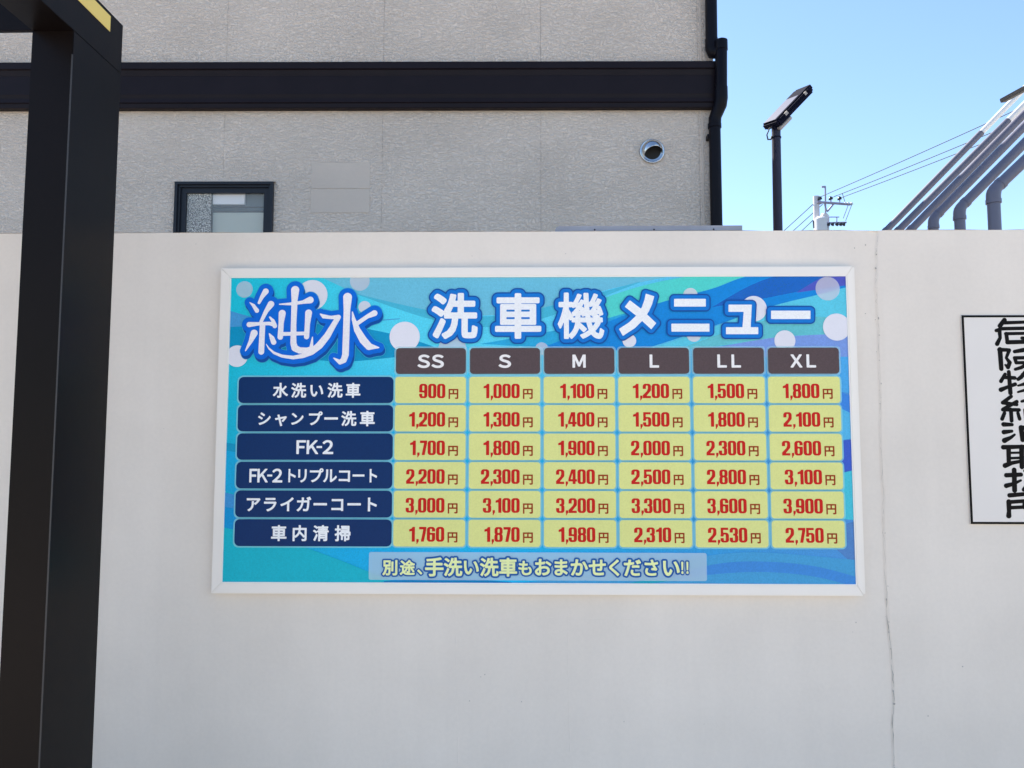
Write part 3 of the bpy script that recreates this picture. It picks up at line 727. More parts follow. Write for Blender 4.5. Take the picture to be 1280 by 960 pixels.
# ------------------------------------------------------------------ danger sign at the right
def danger():
    u0, v0, wd, ht = 2104.5, 112.5, 300., 592.
    X0 = U0+u0/1000; Z0 = V0-v0/1000; yb = WY-.003
    t = thing('notice_sign', (X0+wd/2000, yb, Z0-ht/1000), 'white notice board with thin black border and a vertical column of black brush characters', 'sign')
    bx = t.location
    obj('board', box(-wd/2000, wd/2000, -.002, .002, 0, ht/1000), M_BOARD, t)
    b = 6.2
    bm = bmesh.new()
    for (a, c, d, e) in ((0, 0, wd, b), (0, ht-b, wd, ht), (0, b, b, ht-b), (wd-b, b, wd, ht-b)):
        box((a-wd/2)/1000, (d-wd/2)/1000, -.0026, -.0015, (ht-e)/1000, (ht-c)/1000, bm)
    obj('border', bm, M_INKBLK, t)
    # brush strokes, in photo-crop units of 1/6.857 px, cell 440 wide
    K = {
     'danger': (0, [[(175, 138, 18), (135, 188, 17)], [(160, 162, 14), (440, 152, 12)], [(105, 228, 14), (150, 212, 14), (500, 205, 14)], [(132, 225, 16), (138, 290, 13), (112, 342, 17)],
              [(185, 255, 13), (420, 250, 12)], [(190, 255, 15), (200, 325, 15)], [(200, 328, 17), (480, 322, 15)], [(325, 292, 13), (415, 290, 11), (418, 255, 11)], [(480, 322, 13), (495, 290, 10)]]),
     'steep': (0, [[(130, 392, 16), (205, 394, 14)], [(136, 390, 19), (148, 556, 17)], [(215, 396, 15), (190, 462, 11)], [(190, 462, 11), (220, 502, 16), (205, 542, 16), (182, 522, 8)],
              [(262, 408, 14), (330, 396, 17), (400, 382, 16)], [(400, 382, 14), (500, 420, 13)], [(262, 462, 14), (470, 458, 13)], [(262, 462, 14), (275, 502, 14)], [(275, 504, 13), (470, 500, 13)], [(468, 460, 13), (462, 500, 13)],
              [(365, 430, 12), (362, 520, 14)], [(362, 520, 14), (318, 545, 14), (268, 560, 12)], [(362, 515, 13), (500, 560, 16)]]),
     'thing': (0, [[(180, 602, 13), (145, 662, 15)], [(165, 628, 14), (262, 634, 15)], [(145, 735, 18), (200, 712, 13), (266, 688, 15)], [(212, 582, 15), (226, 762, 17)],
              [(355, 580, 14), (320, 625, 16), (292, 645, 14)], [(330, 606, 14), (480, 604, 13)], [(480, 604, 14), (470, 740, 16), (440, 760, 10)], [(395, 625, 12), (350, 685, 14), (292, 700, 8)], [(440, 625, 12), (380, 730, 14), (290, 755, 8)]]),
     'supply': (0, [[(232, 792, 14), (160, 846, 15)], [(160, 846, 15), (280, 862, 13)], [(280, 838, 15), (165, 900, 13)], [(160, 906, 14), (300, 908, 14)], [(230, 905, 15), (236, 1000, 15)], [(175, 935, 14), (155, 985, 15)], [(290, 935, 13), (305, 985, 14)],
              [(420, 790, 13), (360, 826, 14), (322, 835, 10)], [(420, 790, 13), (520, 850, 14)], [(370, 868, 12), (470, 866, 12)], [(350, 908, 13), (360, 990, 13)], [(350, 908, 13), (490, 906, 13)], [(490, 906, 13), (480, 990, 13)], [(360, 990, 12), (480, 988, 12)]]),
     'oil': (960, [[(168, 72, 18), (240, 74, 13)], [(170, 138, 18), (238, 130, 12)], [(175, 210, 20), (230, 184, 13), (262, 160, 9)],
              [(318, 100, 20), (330, 205, 17)], [(318, 100, 16), (500, 96, 14)], [(500, 96, 15), (492, 205, 16)], [(330, 205, 15), (492, 203, 14)], [(410, 50, 14), (410, 203, 14)], [(325, 152, 12), (495, 150, 12)]]),
     'take': (960, [[(165, 268, 18), (345, 262, 14)], [(210, 270, 18), (212, 408, 16)], [(322, 265, 19), (325, 436, 18)], [(215, 316, 9), (320, 314, 9)], [(215, 362, 10), (320, 358, 10)], [(180, 425, 19), (240, 402, 15), (330, 385, 12)],
              [(375, 300, 13), (500, 296, 13)], [(500, 296, 13), (450, 380, 15), (370, 432, 12)], [(390, 330, 12), (440, 380, 14), (520, 430, 15)]]),
     'handle': (960, [[(190, 508, 17), (316, 502, 16)], [(258, 462, 18), (262, 636, 19)], [(190, 598, 18), (250, 582, 14), (315, 552, 9)],
              [(350, 470, 13), (520, 466, 13)], [(400, 475, 13), (395, 560, 14), (340, 632, 15)], [(455, 470, 13), (450, 520, 12), (500, 525, 12), (470, 590, 14), (400, 640, 13)], [(420, 550, 12), (470, 610, 14), (530, 636, 15)]]),
     'place': (960, [[(218, 680, 17), (360, 668, 15)], [(212, 735, 19), (214, 820, 16), (212, 855, 20)], [(215, 738, 15), (350, 728, 14)], [(345, 730, 13), (343, 785, 13)], [(222, 786, 14), (350, 780, 13)],
              [(500, 665, 14), (420, 695, 14)], [(420, 695, 14), (418, 800, 13), (390, 860, 15)], [(425, 742, 13), (540, 738, 13)], [(490, 742, 14), (490, 865, 15)]])}
    k = 1/6.857
    for nm, (dy, sts) in K.items():
        T = []
        for s in sts:
            q = []
            for x, y, r in s:
                u, v = uvw_w(1230+x*k, 380+(y+dy)*k); q.append((u, v, r*k*2.27*1.13))
            T.append(q)
        A = np.array([p[:2] for s in T for p in s]); xs = np.arange(A[:, 0].min()-9, A[:, 0].max()+10, 1.1); ys = np.arange(A[:, 1].min()-9, A[:, 1].max()+10, 1.1)
        X, Y = np.meshgrid(xs, ys); V, F = field_mesh(stroke_sdf(X, Y, T), xs, ys)
        W = np.empty((len(V), 3)); W[:, 0] = U0+V[:, 0]/1000-bx.x; W[:, 2] = V0-V[:, 1]/1000-bx.z; W[:, 1] = -.0024
        me = bpy.data.meshes.new('brush_character'); me.from_pydata(W.tolist(), [], [f[::-1] for f in F]); link('brush_character', me, M_INKBLK, t)
def uvw_w(px, py):
    p = at(px, py, WY-.005); return ((p.x-U0)*1000, (V0-p.z)*1000)
danger()

# ------------------------------------------------------------------ steel angle on the wall top
def angle_bar():
    a, b = at(694, 290, WY+.03), at(928, 288.6, WY+.03)
    z0 = WTOP+.0025; h = at(800, 282.2, WY+.03).z-z0
    t = thing('angle_bar', (a.x, WY+.03, z0), 'grey galvanised steel angle with screw holes lying on the wall top above the board', 'metal bar')
    Ln = b.x-a.x
    bm = bmesh.new()
    P = [(0, 0), (Ln, 0), (Ln, h), (.012, h), (.004, h-.004), (0, h-.010)]
    A = [bm.verts.new((x, 0, z)) for x, z in P]; B = [bm.verts.new((x, .003, z)) for x, z in P]
    bm.faces.new(A); bm.faces.new(B[::-1])
    for i in range(len(P)): bm.faces.new((A[i], B[i], B[(i+1) % len(P)], A[(i+1) % len(P)]))
    bmesh.ops.recalc_face_normals(bm, faces=bm.faces); obj('upright_flange', bm, M_ALU, t)
    obj('flat_flange', box(0, Ln, .0032, .045, .0005, .0035), M_ALU, t)
    for px in (743.3, 817.5, 892):
        x = at(px, 286, WY+.03).x-a.x
        bm = tube([(x, -.0012, h*.48), (x, .002, h*.48)], .0026, 10); obj('screw', bm, M_DARK, t)
angle_bar()

# ------------------------------------------------------------------ house behind the wall
BY, BS = 5.5, .0105
HOUSE = thing('house', (0, BY, 0), 'grey stucco house with a dark belt band and small window behind the white wall', 'house', rz=math.atan(BS))
HI = Matrix.Rotation(-math.atan(BS), 4, 'Z') @ Matrix.Translation((0, -BY, 0))
def hb(px, py, dy=0.):
    """sight line to the house front -> local x, z"""
    p = HI @ at(px, py, BY+dy, BS); return p.x, p.z
def house():
    zb0 = hb(500, 138.6)[1]; zb1 = hb(500, 82.6)[1]     # band
    xr = hb(893, 150)[0]; xs = [hb(px, 180)[0] for px in (82, 280, 478, 676, 874)]
    pit = (xs[4]-xs[0])/4; xj = [xs[0]-pit*k for k in (4, 3, 2, 1)]+xs+[xr]
    ZT = 6.35; g = .0009
    wx0, wz1 = hb(220.5, 228.5); wx1, _ = hb(343, 228.5); wz0 = wz1-.72
    px0, pz1 = hb(389.5, 203); px1, pz0 = hb(462, 266)
    def panel(x0, x1, z0, z1, holes=()):
        bm = bmesh.new()
        rects = [(x0, x1, z0, z1)]
        for (a, b, c, d) in holes:
            nr = []
            for (p, q, r_, s) in rects:
                a_, b_, c_, d_ = max(a, p), min(b, q), max(c, r_), min(d, s)
                if a_ >= b_ or c_ >= d_: nr.append((p, q, r_, s)); continue
                if d_ < s: nr.append((p, q, d_, s))
                if c_ > r_: nr.append((p, q, r_, c_))
                if a_ > p: nr.append((p, a_, c_, d_))
                if b_ < q: nr.append((b_, q, c_, d_))
            rects = nr
        for (p, q, r_, s) in rects: box(p, q, 0, .05, r_, s, bm)
        obj('wall_panel', bm, M_STUCCO, HOUSE)
    holes = [(wx0+.012, wx1-.012, wz0+.012, wz1-.012)]
    for a, b in zip(xj[:-1], xj[1:]):
        panel(a+g, b-g, zb1-.02, ZT); panel(a+g, b-g, .0, zb0+.02, holes)
    x0 = xj[0]
    # solid body behind, side, back and inside of the window recess
    bm = bmesh.new(); D = 6.5
    box(x0, xr-.004, .30, D, 0, ZT-.01, bm); 
    obj('core', bm, M_PATCH, HOUSE)
    bm = bmesh.new()
    for (p, q, r_, s) in ((x0, wx0-.05, 0, ZT-.02), (wx1+.05, xr-.004, 0, ZT-.02), (wx0-.05, wx1+.05, 0, wz0-.03), (wx0-.05, wx1+.05, wz1+.03, ZT-.02)): box(p, q, .049, .31, r_, s, bm)
    obj('inner_wall', bm, mat('joint_filler', tuple(c*.72 for c in BCOL), rough=.9), HOUSE)
    # belt band, moulded
    h = zb1-zb0; Q = lambda f: zb1-f*h
    prof = [(-.0, Q(0)), (-.066, Q(0)), (-.070, Q(.015)), (-.070, Q(.15)), (-.058, Q(.17)), (-.050, Q(.29)), (-.052, Q(.30)), (-.052, Q(.70)), (-.050, Q(.72)), (-.046, Q(.79)), (-.060, Q(.80)), (-.062, Q(.885)),
            (-.052, Q(.90)), (-.050, Q(.985)), (-.046, Q(1)), (0, Q(1))]
    prof = [(y-.0005, z) for y, z in prof]
    obj('belt_band', extrude_profile(prof, x0, xr+.03), M_BAND, HOUSE)
    pr2 = [(xr, Q(.0)), (xr+.03, Q(0)), (xr+.03, Q(1)), (xr, Q(1))]
    # corner bead
    cx0, cx1 = hb(876.5, 180)[0], hb(879, 180)[0]
    for z0, z1 in ((0, zb0-.004), (zb1+.004, ZT)):
        obj('corner_bead', box(cx0, cx1, -.0035, .0, z0, z1), M_PATCH, HOUSE)
    # roof edge, above the frame
    obj('roof_fascia', box(x0-.05, xr+.10, -.12, D+.1, ZT, ZT+.16), M_BAND, HOUSE)
    # smooth filled patch: two plates
    zm = hb(420, 236)[1]
    for z0, z1 in ((pz0, zm-.0012), (zm+.0012, pz1)):
        obj('patch_plate', box(px0, px1, -.0035, .0, z0, z1), M_PATCH, HOUSE, bevel=.0012, seg=1)
    obj('patch_lip', box(px0+.05, px1-.07, -.0040, -.0002, pz1+.0005, pz1+.004), M_STUCCO, HOUSE)
    # ---------------- window
    M_WF = mat('window_frame_paint', (.016, .018, .025), rough=.36, spec=.25)
    def frame(name, a, b, c, d, wdt, y0, y1, par, m=M_WF, bev=.003):
        """four mitreless members butted end to end as one part"""
        bm = bmesh.new()
        box(a, b, y0, y1, d-wdt, d, bm); box(a, b, y0, y1, c, c+wdt, bm); box(a, a+wdt, y0, y1, c+wdt, d-wdt, bm); box(b-wdt, b, y0, y1, c+wdt, d-wdt, bm)
        return obj(name, bm, m, par, bevel=0)
    wf = frame('window', wx0, wx1, wz0, wz1, .020, -.028, .05, HOUSE)
    wf['label'] = 'small dark framed window half hidden by the wall'
    frame('inner_frame', wx0+.0205, wx1-.0205, wz0+.0205, wz1-.0205, .016, -.012, .06, wf)
    sx0 = wx0+.037; sx1 = wx1-.037; sz0 = wz0+.037; sz1 = wz1-.037
    frame('sash', sx0, sx1, sz0, sz1, .038, .004, .045, wf)
    gx0, gx1, gz0, gz1 = sx0+.0385, sx1-.0385, sz0+.0385, sz1-.0385
    # obscured glass
    m, t_, b = newmat('obscured_glass'); N = t_.nodes; L = t_.links
    b.inputs['Base Color'].default_value = (.55, .55, .53, 1); b.inputs['Roughness'].default_value = .25
    tc = N.new('ShaderNodeTexCoord'); vo = N.new('ShaderNodeTexVoronoi'); vo.inputs['Scale'].default_value = 130; L.new(tc.outputs['Object'], vo.inputs['Vector'])
    cr = N.new('ShaderNodeValToRGB'); cr.color_ramp.elements[0].position = .28; cr.color_ramp.elements[0].color = (.9, .88, .82, 1); cr.color_ramp.elements[1].position = .6; cr.color_ramp.elements[1].color = (.22, .22, .21, 1)
    L.new(vo.outputs['Distance'], cr.inputs[0]); L.new(cr.outputs[0], b.inputs['Base Color'])
    bp = N.new('ShaderNodeBump'); bp.inputs['Distance'].default_value = .01; bp.inputs['Strength'].default_value = .8; L.new(vo.outputs['Distance'], bp.inputs['Height']); L.new(bp.outputs[0], b.inputs['Normal'])
    split = hb(262.5, 260)[0]
    obj('obscured_pane', box(gx0, split, .020, .026, gz0, gz1), m, wf)
    # clear pane; bars, board and slats added behind it imitate a reflection
    m, t_, b = newmat('clear_glass'); b.inputs['Base Color'].default_value = (.85, .9, .9, 1); b.inputs['Roughness'].default_value = .02
    b.inputs['Alpha'].default_value = .12; b.inputs['Specular IOR Level'].default_value = .5
    obj('clear_pane', box(split+.001, gx1, .022, .026, gz0, gz1), m, wf)
    M_REFL = mat('reflection_pale', (.62, .66, .60), rough=.7); M_REFLBAR = mat('reflection_bar', (.85, .80, .78), rough=.5)
    zt = hb(300, 253.5)[1]; zt1 = hb(300, 243)[1]; xh = hb(303.5, 250)[0]
    obj('reflection_bar', box(split+.004, xh, .036, .060, zt, gz1+.01), M_REFLBAR, wf)
    obj('reflection_board', box(split-.02, gx1+.02, .085, .09, hb(300, 262)[1], gz1+.02), mat('reflection_teal', (.10, .13, .14), rough=.6), wf)
    for py in (256.5, 261.8):
        z = hb(300, py)[1]; obj('reflection_line', box(split+.002, gx1, .040, .052, z-.006, z+.002), M_DARK, wf)
    zb = hb(300, 263.5)[1]; n = 26
    for i in range(n):
        z1 = zb-i*.0185
        if z1-.016 < gz0-.01: break
        bm = bmesh.new(); v = [bm.verts.new(p) for p in ((split+.003, .048, z1), (gx1, .048, z1), (gx1, .060, z1-.0195), (split+.003, .060, z1-.0195))]
        bm.faces.new(v); obj('reflection_slat', bm, M_REFL, wf)
    # drip flashing round the window head
    obj('head_flashing', box(wx0-.012, wx1+.012, -.020, .0, wz1+.001, wz1+.007), M_PATCH, HOUSE)
    # ---------------- hooded vent
    vx, vz = hb(815.5, 188.2, -.02); vr = .0905
    vent = bpy.data.objects.new('wall_vent', None); COL.objects.link(vent); vent.parent = HOUSE; vent.location = (vx, -.001, vz)
    bm = bmesh.new(); ns = 48; prof = [(vr*.70, -.004), (vr*.985, -.0045), (vr, -.008), (vr*.985, -.013), (vr*.93, -.015), (vr*.86, -.011), (vr*.70, -.010)]
    rings = [[bm.verts.new((r_*math.cos(2*math.pi*i/ns), y, r_*math.sin(2*math.pi*i/ns))) for i in range(ns)] for r_, y in prof]
    for a in range(len(prof)-1):
        for i in range(ns): bm.faces.new((rings[a][i], rings[a][(i+1) % ns], rings[a+1][(i+1) % ns], rings[a+1][i]))
    bmesh.ops.recalc_face_normals(bm, faces=bm.faces); obj('flange', bm, M_STEEL, vent, smooth=True)
    bm = bmesh.new(); bmesh.ops.create_uvsphere(bm, u_segments=40, v_segments=28, radius=vr*.88)
    bmesh.ops.bisect_plane(bm, geom=bm.verts[:]+bm.edges[:]+bm.faces[:], plane_co=(0, -.008, 0), plane_no=(0, 1, 0), clear_outer=True)
    nrm = Vector((.17, -.60, -.78)).normalized()
    bmesh.ops.bisect_plane(bm, geom=bm.verts[:]+bm.edges[:]+bm.faces[:], plane_co=nrm*vr*.46, plane_no=nrm, clear_outer=True)
    ret = bmesh.ops.solidify(bm, geom=bm.faces[:], thickness=.0025)
    o = obj('hood', bm, M_STEEL, vent, smooth=True); o.location.z = vr*.05
    bm = bmesh.new(); bmesh.ops.create_circle(bm, cap_ends=True, segments=40, radius=vr*.80); bmesh.ops.rotate(bm, verts=bm.verts, cent=(0, 0, 0), matrix=Matrix.Rotation(R(90), 3, 'X'))
    o = obj('duct_opening', bm, M_DARK, vent); o.location.y = -.0072
    # ---------------- downpipe
    dp = bpy.data.objects.new('downpipe', None); COL.objects.link(dp); dp.parent = HOUSE; dp.location = (xr, 0, 0)
    r1 = .043
    def L3(px, py, y):
        x, z = hb(px, py, y); return (x-xr, y, z)
    yp = -.055; yq = -.095
    top = L3(889.5, -60, yp); z_e = L3(889.5, 60, yp); j0 = L3(901.5, 58, yq); j1 = L3(901.5, 126, yq); k0 = L3(893.3, 146, yp); k1 = L3(893.3, 160, yp)
    obj('upper_pipe', tube([(top[0], yp, ZT+.1), (z_e[0], yp, z_e[2]+.02)], r1, 20), M_PIPEBLK, dp, auto=40)
    a = Vector((z_e[0], yp, z_e[2])); 
    obj('offset_elbow', tube([(a.x, yp, a.z+.07), (a.x, yp, a.z-.0), (a.x+.012, yp-.006, a.z-.034), (a.x+.035, yp-.02, a.z-.045)]+[(a.x+.06, yq, a.z-.02)], [r1*1.06, r1*1.08, r1*1.08, r1*1.0, r1*.8], 20), M_PIPEBLK, dp, auto=50)
    obj('offset_pipe', tube([(j0[0], yq, j0[2]+.035), (j0[0], yq, j0[2]+.045), (j0[0], yq, j0[2]+.03), (j1[0], yq, j1[2])], [r1*.9, r1*.96, r1, r1*.98], 20), M_PIPEBLK, dp, auto=50)
    obj('top_collar', tube([(j0[0], yq, j0[2]+.048), (j0[0], yq, j0[2]+.042), (j0[0], yq, j0[2]-.03), (j0[0], yq, j0[2]-.032)], [r1*.85, r1*1.07, r1*1.07, r1*1.0], 20), M_PIPEBLK, dp, auto=50)
    obj('lower_elbow', tube([(j1[0], yq, j1[2]+.10), (j1[0], yq, j1[2]+.02), (j1[0]-.006, yq+.006, j1[2]-.03), (k0[0]+.005, yp, k0[2]-.0), (k0[0], yp, k0[2]-.05)], [r1*1.1, r1*1.1, r1*1.08, r1*1.02, r1*1.04], 20), M_PIPEBLK, dp, auto=50)
    obj('lower_pipe', tube([(k1[0], yp, k1[2]+.08), (k1[0], yp, .02)], r1*.98, 20), M_PIPEBLK, dp, auto=40)
    obj('collar', tube([(k1[0], yp, k1[2]+.03), (k1[0], yp, k1[2]-.0)], r1*1.13, 20), M_PIPEBLK, dp, auto=40)
    for zz in (k1[2]-.06, k1[2]-1.1, z_e[2]+.55):
        obj('bracket', box(k1[0]-.052, k1[0]-.030, yp, .0, zz-.016, zz+.016), M_PIPEBLK, dp)
house()

# ------------------------------------------------------------------ black portal frame at the left
def portal():
    YF, X1 = 1.74, at(80, 300, 1.74).x
    YR = 1.74
    for _ in range(20): # depth whose line of sight at the far edge meets the side face
        p = at(149, 150, YR); YR *= X1/p.x
    X0 = at(34.5, 150, YF).x
    ztop = at(152, 32, YR).z; zu = at(18, 38.0, YF).z
    t = thing('portal_frame', (X1, YF, 0), 'black steel portal frame post with a yellow stripe at its top corner', 'steel frame')
    ox, oy = X1, YF
    PWD = X1-X0; XL = -3.6; YN = -2.2; D = YR-YF
    def bx(name, a, b, c, d, e, f, m=M_BLACK, bev=.003): return obj(name, box(a-ox, b-ox, c-oy, d-oy, e, f), m, t, bevel=bev, seg=2, auto=40)
    bx('post', X0, X1, YF, YR, 0, zu-.001, bev=.0015)
    bx('post', XL, XL+PWD, YF, YR, 0, zu-.001); bx('edge_highlight', X1-.0025, X1+.0006, YF-.0006, YF+.0010, .02, zu-.06, mat('edge_highlight_paint', (.035, .034, .036), rough=.5), 0); bx('post', X0, X1, YN, YN+D, 0, zu-.001); bx('post', XL, XL+PWD, YN, YN+D, 0, zu-.001)  # paler strip on the post's front corner paints in its edge highlight
    bx('side_beam', X0, X1, YN, YR, zu-.0008, ztop, bev=.0008); bx('side_beam', XL, XL+PWD, YN, YR, zu, ztop)
    bx('cross_beam', XL+PWD+.001, X0-.001, YF, YF+.012, zu, ztop-.004, bev=.001); bx('cross_beam', XL+PWD+.001, X0-.001, YN, YN+D, zu, ztop-.004)
    yq = YR
    for _ in range(20): yq *= X1/at(137.3, 30, yq).x
    s1 = at(137.3, 20.5, yq).z; s0 = at(137.3, 39.5, yq).z
    bx('yellow_stripe', X1+.0004, X1+.0016, YN+.1, yq, s0, s1, M_YELLOW, 0)
    # thin weld seam and base plates
    for (xx, yy) in ((X0, YF), (XL, YF), (X0, YN), (XL, YN)): bx('base_plate', xx-.05, xx+PWD+.05, yy-.05, yy+D+.05, .0065, .018)
portal()

# ------------------------------------------------------------------ solar street lamp
def street_lamp():
    Y = 8.0; b = at(971.5, 288, Y); top = at(970, 158, Y); r = 5.9*Y/FOC
    t = thing('street_lamp', (b.x, Y, 0), 'slim dark lamp post with a tilted flat solar light head standing behind the wall', 'street lamp')
    cx = b.x; H = top.z; dx = top.x-b.x
    obj('pole', tube([(0, 0, 0), (0, 0, 2.8), (dx, 0, H-.02)], [r*1.06, r*1.03, r*.93], 20), mat('lamp_post_paint', (.028, .028, .052), rough=.5, spec=.25, var=.1), t, auto=40)
    obj('pole_collar', tube([(dx, 0, H-.13), (dx, 0, H-.12)], r*1.05, 20), M_LAMP, t)
    # head: long axis climbs to the right, face turned up-left
    A = at(958, 156, Y); Bp = at(1002.5, 109.5, Y)
    Ld = (Bp-A); Ln = Ld.length; Ld.normalize(); Wd = Vector((.33, -.94, -.10)); Wd = (Wd-Ld*Wd.dot(Ld)).normalized(); Nn = Ld.cross(Wd).normalized()
    if Nn.x > 0: Nn = -Nn
    org = (A+Bp)/2-Vector((b.x, Y, 0))
    rot = Matrix((Ld, Wd, Nn)).transposed().to_4x4()
    def hbx(name, a, b_, c, d, e, f, m, bev=.006, par=t):
        o = obj(name, box(a, b_, c, d, e, f), m, par, bevel=bev, seg=2, auto=40); o.matrix_local = Matrix.Translation(org) @ rot; return o
    hw = .15
    hd = hbx('lamp_head', -Ln/2+.03, Ln/2, -hw, hw, -.085, 0, M_LAMP, .018)
    def sub(name, a, b_, c, d, e, f, m, bev=.0):
        return obj(name, box(a, b_, c, d, e, f), m, hd, bevel=bev, seg=1)
    sub('solar_panel', -Ln/2+.05, Ln/2-.15, -hw+.03, hw-.04, .0004, .003, M_SOLAR)
    for zz in (-.048, -.034, -.020): sub('cooling_fin', -Ln/2+.07, Ln/2-.05, hw+.0005, hw+.010, zz, zz+.006, M_LAMP)
    sub('end_cap', Ln/2-.01, Ln/2+.012, -hw+.02, hw-.02, -.05, -.005, M_LAMP)
    sub('lens_module', -Ln/2+.02, -Ln/2+.20, -.03, hw-.02, -.125, -.0855, M_LENS, .01)
    sub('sensor', -Ln/2+.14, -Ln/2+.18, hw-.002, hw+.012, -.045, -.012, M_LENS)
    sub('sensor', Ln/2-.12, Ln/2-.09, hw-.002, hw+.012, -.045, -.012, M_LENS)
    e = Vector((dx, 0, H))
    obj('bracket', tube([e+Vector((0, 0, -.06)), e+Vector((0, 0, .01)), org-Ld*(Ln/2-.09)-Nn*.05], [r*.95, r*.95, r*.7], 14), M_LAMP, t, auto=50)
    c0 = e+Vector((-.02, 0, .0))
    obj('cable_loop', tube([c0, c0+Vector((-.055, -.02, -.03)), c0+Vector((-.085, -.02, -.10)), c0+Vector((-.075, -.02, -.15)), c0+Vector((-.045, -.02, -.15)), c0+Vector((-.03, -.01, -.11))], .007, 8), M_CABLE, t, smooth=True)
street_lamp()

# ------------------------------------------------------------------ vent pipes of the tanks
def vent_pipes():
    F = FOC; D = .0605
    # far to near: elbow pixel, depth, a point further up the slanted run
    spec = [((1102, 294), 6.75, (1226.5, 166), True), ((1117, 294), 6.2, (1260, 151), True), ((1133, 293), 5.66, (1282, 141), False),
            ((1166.5, 273.5), 5.13, (1282, 156), False), ((1199, 261), 4.6, (1282, 177.5), False), ((1241.3, 238.5), 4.03, (1282, 200), False)]
    lab = ['far grey vent pipe whose upper run turns white, leftmost of the six slanting pipes', 'grey vent pipe turning white near the top, second from the left of the six', 'grey slanting vent pipe with its bend cut by the wall top, third from the left',
           'grey vent pipe with a bend just above the wall, fourth from the left', 'grey vent pipe with a bend above the wall, second nearest of the row', 'nearest and thickest grey vent pipe with the highest bend, at the photo edge']
    tops = []
    for i, ((ex, ey), Y, (tx, ty), white) in enumerate(spec):
        e = at(ex, ey, Y); q = at(tx, ty, Y); r = D/2*(1.0 if i < 5 else 1.03)
        t = thing('vent_pipe', (e.x, Y, 0), lab[i], 'pipe', 'tank vent pipes behind the wall'); o = Vector((e.x, Y, 0))
        E = e-o; d = (q-e).normalized()
        bend = arc_path((0, 0, 0), E, E+d, .075, 7)
        obj('riser', tube([(0, 0, 0), (0, 0, bend[0].z-.002)], r, 18), M_VENT, t, auto=40)
        obj('elbow', tube([bend[0]+Vector((0, 0, -.03))]+bend+[bend[-1]+d*.03], [r*1.12]*5+[r*1.05]*2+[r*1.0]*3, 18), M_VENT, t, auto=40)
        for c, dd in ((bend[0]+Vector((0, 0, -.03)), Vector((0, 0, -1))), (bend[-1]+d*.03, d)):
            obj('collar', tube([c-dd*.016, c+dd*.006], r*(1.2 if dd.z < -.9 else 1.06), 18), M_VENT, t, auto=40)
        total = at(1278, 118, Y)-o if white else None
        if white:
            m_ = q-o; end = m_+d*(1.15-.06*i)
            obj('slanted_run', tube([bend[-1]+d*.002, m_], r*.94, 18), M_VENT, t, auto=40)
            obj('upper_run', tube([m_+d*.0005, end], r*.80, 18), M_VENTW, t, auto=40)
        else:
            end = E+d*(2.6-.1*i)
            obj('slanted_run', tube([bend[-1]+d*.002, end], r*.94, 18), M_VENT, t, auto=40)
        tops.append(end+o)
    # rail across the tops
    a = at(1253, 126, 6.4); b = at(1330, 84, 5.9)
    t = thing('support_rail', (a.x, a.y, a.z), 'dark sloping metal rail crossing the tops of the white pipe ends at the photo edge', 'rail')
    dv = b-a; dv.normalize(); n2 = dv.cross(Vector((0, 1, 0))).normalized(); Ln = (b-a).length+2.0
    bm = box(0, Ln, -.03, .03, -.0175, .0175); o = obj('rail_channel', bm, mat('rail_paint', (.06, .058, .062), rough=.5, var=.1), t, bevel=.003)
    rot = Matrix((dv, n2.cross(dv).normalized(), n2)).transposed()
    if rot.determinant() < 0: rot = Matrix((dv, -n2.cross(dv).normalized(), n2)).transposed()
    o.matrix_local = rot.to_4x4()
vent_pipes()

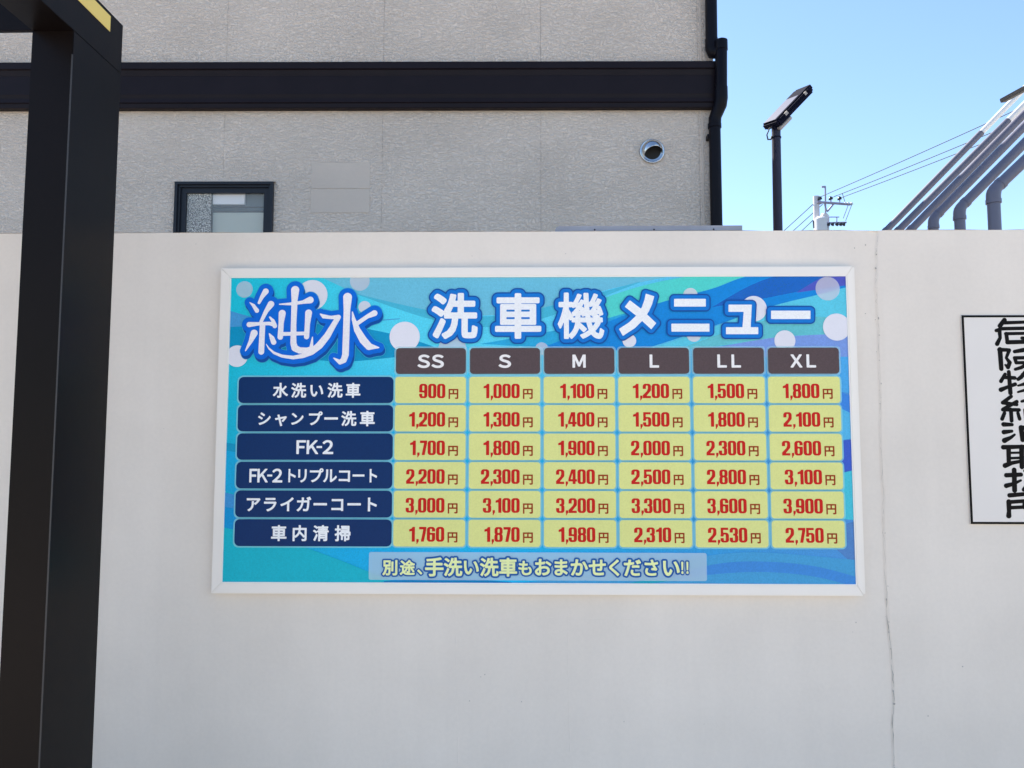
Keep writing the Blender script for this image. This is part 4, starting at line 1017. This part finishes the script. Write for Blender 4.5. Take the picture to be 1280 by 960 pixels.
# ------------------------------------------------------------------ utility pole and cables
def utility():
    Y = 45.; F = Y/FOC
    b = at(1022, 288, Y); tp = at(1020.5, 245.5, Y)
    t = thing('utility_pole', (b.x, Y, 0), 'distant pale concrete utility pole with crossarms and a white transformer drum', 'utility pole'); o = Vector((b.x, Y, 0))
    G = lambda px, py, dy=0.: at(px, py, Y+dy)-o
    top = G(1020, 245.5)
    obj('pole_shaft', tube([(top.x, 0, 0), (top.x, 0, top.z)], [.24, .17], 16), M_CONC, t, auto=40)
    M_ARM = mat('hazy_arm_paint', (.32, .30, .40), rough=.6); M_INS = mat('insulator_glaze', (.03, .03, .035), rough=.3)  # arm colour made paler to carry the haze of distance
    def bar(name, p, q, r, m=M_ARM, par=t): return obj(name, tube([p, q], r, 8), m, par)
    arm = bar('crossarm', G(1021, 252.5, -.2), G(1063, 255.5, -.2), .075)
    for i, px in enumerate((1025, 1038.5, 1049.5)):
        p = G(px, 252.6, -.2); q = G(px+.3, 247, -.2)
        bar('insulator_pin', p, q, .04, par=arm)
        bm = tube([G(px-2.5, 250, -.2), G(px+.5, 247.3, -.2), G(px+1.4, 246.4, -.2)], [.03, .13, .05], 10); obj('insulator', bm, M_INS, arm, smooth=True)
    for px in (1056.5, 1060, 1064.5):
        obj('insulator', tube([G(px, 253, -.2), G(px, 255.5, -.2)], [.05, .09], 8), M_TRANS, arm, smooth=True)
    bar('lightning_rod', G(1032, 266, -.1), G(1031.5, 233, -.1), .05); bar('rod_tip', G(1027, 233.7, -.1), G(1031.5, 233.3, -.1), .06)
    bar('brace', G(1034, 264.5, -.1), G(1043, 253.5, -.2), .055); bar('brace', G(1033, 263.5, -.1), G(1030.5, 253, -.2), .05); bar('brace', G(1022, 256, -.1), G(1030, 252.8, -.2), .04)
    c = G(1026, 283, -.5); tr = [(c.x, -.5, c.z-.6), (c.x, -.5, c.z+.42), (c.x, -.5, c.z+.56), (c.x, -.5, c.z+.60)]
    obj('transformer', tube(tr, [.34, .34, .22, .05], 20), M_TRANS, t, auto=40)
    c = G(1031, 280, .3); obj('transformer', tube([(c.x, .3, c.z-.7), (c.x, .3, c.z+.5), (c.x, .3, c.z+.62)], [.24, .24, .16], 16), M_TRANS, t, auto=40)
    bar('switch_box', G(1017.7, 276, -.3), G(1018.3, 285, -.3), .09, M_INS)
    lo = bar('lower_crossarm', G(1033, 278.8, -.2), G(1058, 278, -.2), .05)
    for px in (1036, 1041, 1046.5, 1051, 1055): obj('insulator', tube([G(px-.8, 281.4, -.2), G(px+1.2, 278.2, -.2)], [.11, .05], 8), M_INS, lo, smooth=True)
    bar('upper_bracket', G(1036, 271.3, -.2), G(1049, 271.3, -.2), .03); bar('bracket_leg', G(1036, 271.3, -.2), G(1036, 278, -.2), .03); bar('bracket_leg', G(1046, 271.3, -.2), G(1046, 278, -.2), .03)
    for p, q in (((1060, 257), (1054, 273)), ((1065, 255), (1057, 276)), ((1053, 242), (1056, 252))):
        bar('jumper_lead', G(*p, -.2), G(*q, -.2), .018, M_CABLE)
    # cables
    def cable(p, q, lab, r=.021, sag=.25):
        P = [p.lerp(q, k/24) for k in range(25)]
        for k, v in enumerate(P): v.z -= sag*4*(k/24)*(1-k/24)
        o_ = P[0].copy(); ob = obj('power_cable', tube([v-o_ for v in P], [r*(.55+.45*v.y/45) for v in P], 6), M_CABLE, smooth=True); ob.location = o_
        tag(ob, lab, 'cable', 'overhead power cables at the utility pole'); return ob
    def beyond(x0, y0, x1, y1, X, Y2): s = (y1-y0)/(x1-x0); return at(X, y0+s*(X-x0), Y2)
    A = [((1026, 245.8), (1244, 146.5), 'highest of the three cables climbing right from the utility pole'), ((1039.5, 247), (1231, 166.5), 'middle one of the three cables climbing right from the utility pole'), ((1050, 247.6), (1208, 184.5), 'lowest of the three cables climbing right from the utility pole')]
    for (p, q, lab) in A:
        ob = cable(at(*p, Y-.2), beyond(*p, *q, 1560, 24.), lab, sag=.10)
    for (px, py) in ((1046.5, 237.5), (1059.3, 238.8), (1081.5, 235.4)):
        d = at(px+1.3, py-.7, 42.)-at(px-1.3, py+.7, 42.); p = at(px, py, 42.)
        pass
    Bc = [((1016, 255.5), (980, 287.5), 'upper cable dropping left from the utility pole to the wall top'), ((1028, 255.5), (990.5, 288.5), 'middle cable dropping left from the utility pole to the wall top'), ((1016, 275.5), (1002, 288), 'lowest short cable dropping left from the utility pole to the wall top')]
    for (p, q, lab) in Bc:
        cable(at(*p, Y), beyond(*p, *q, q[0]-50, 62.), lab, r=.026, sag=.05)
utility()

COL.objects.unlink(_fo); bpy.data.objects.remove(_fo)
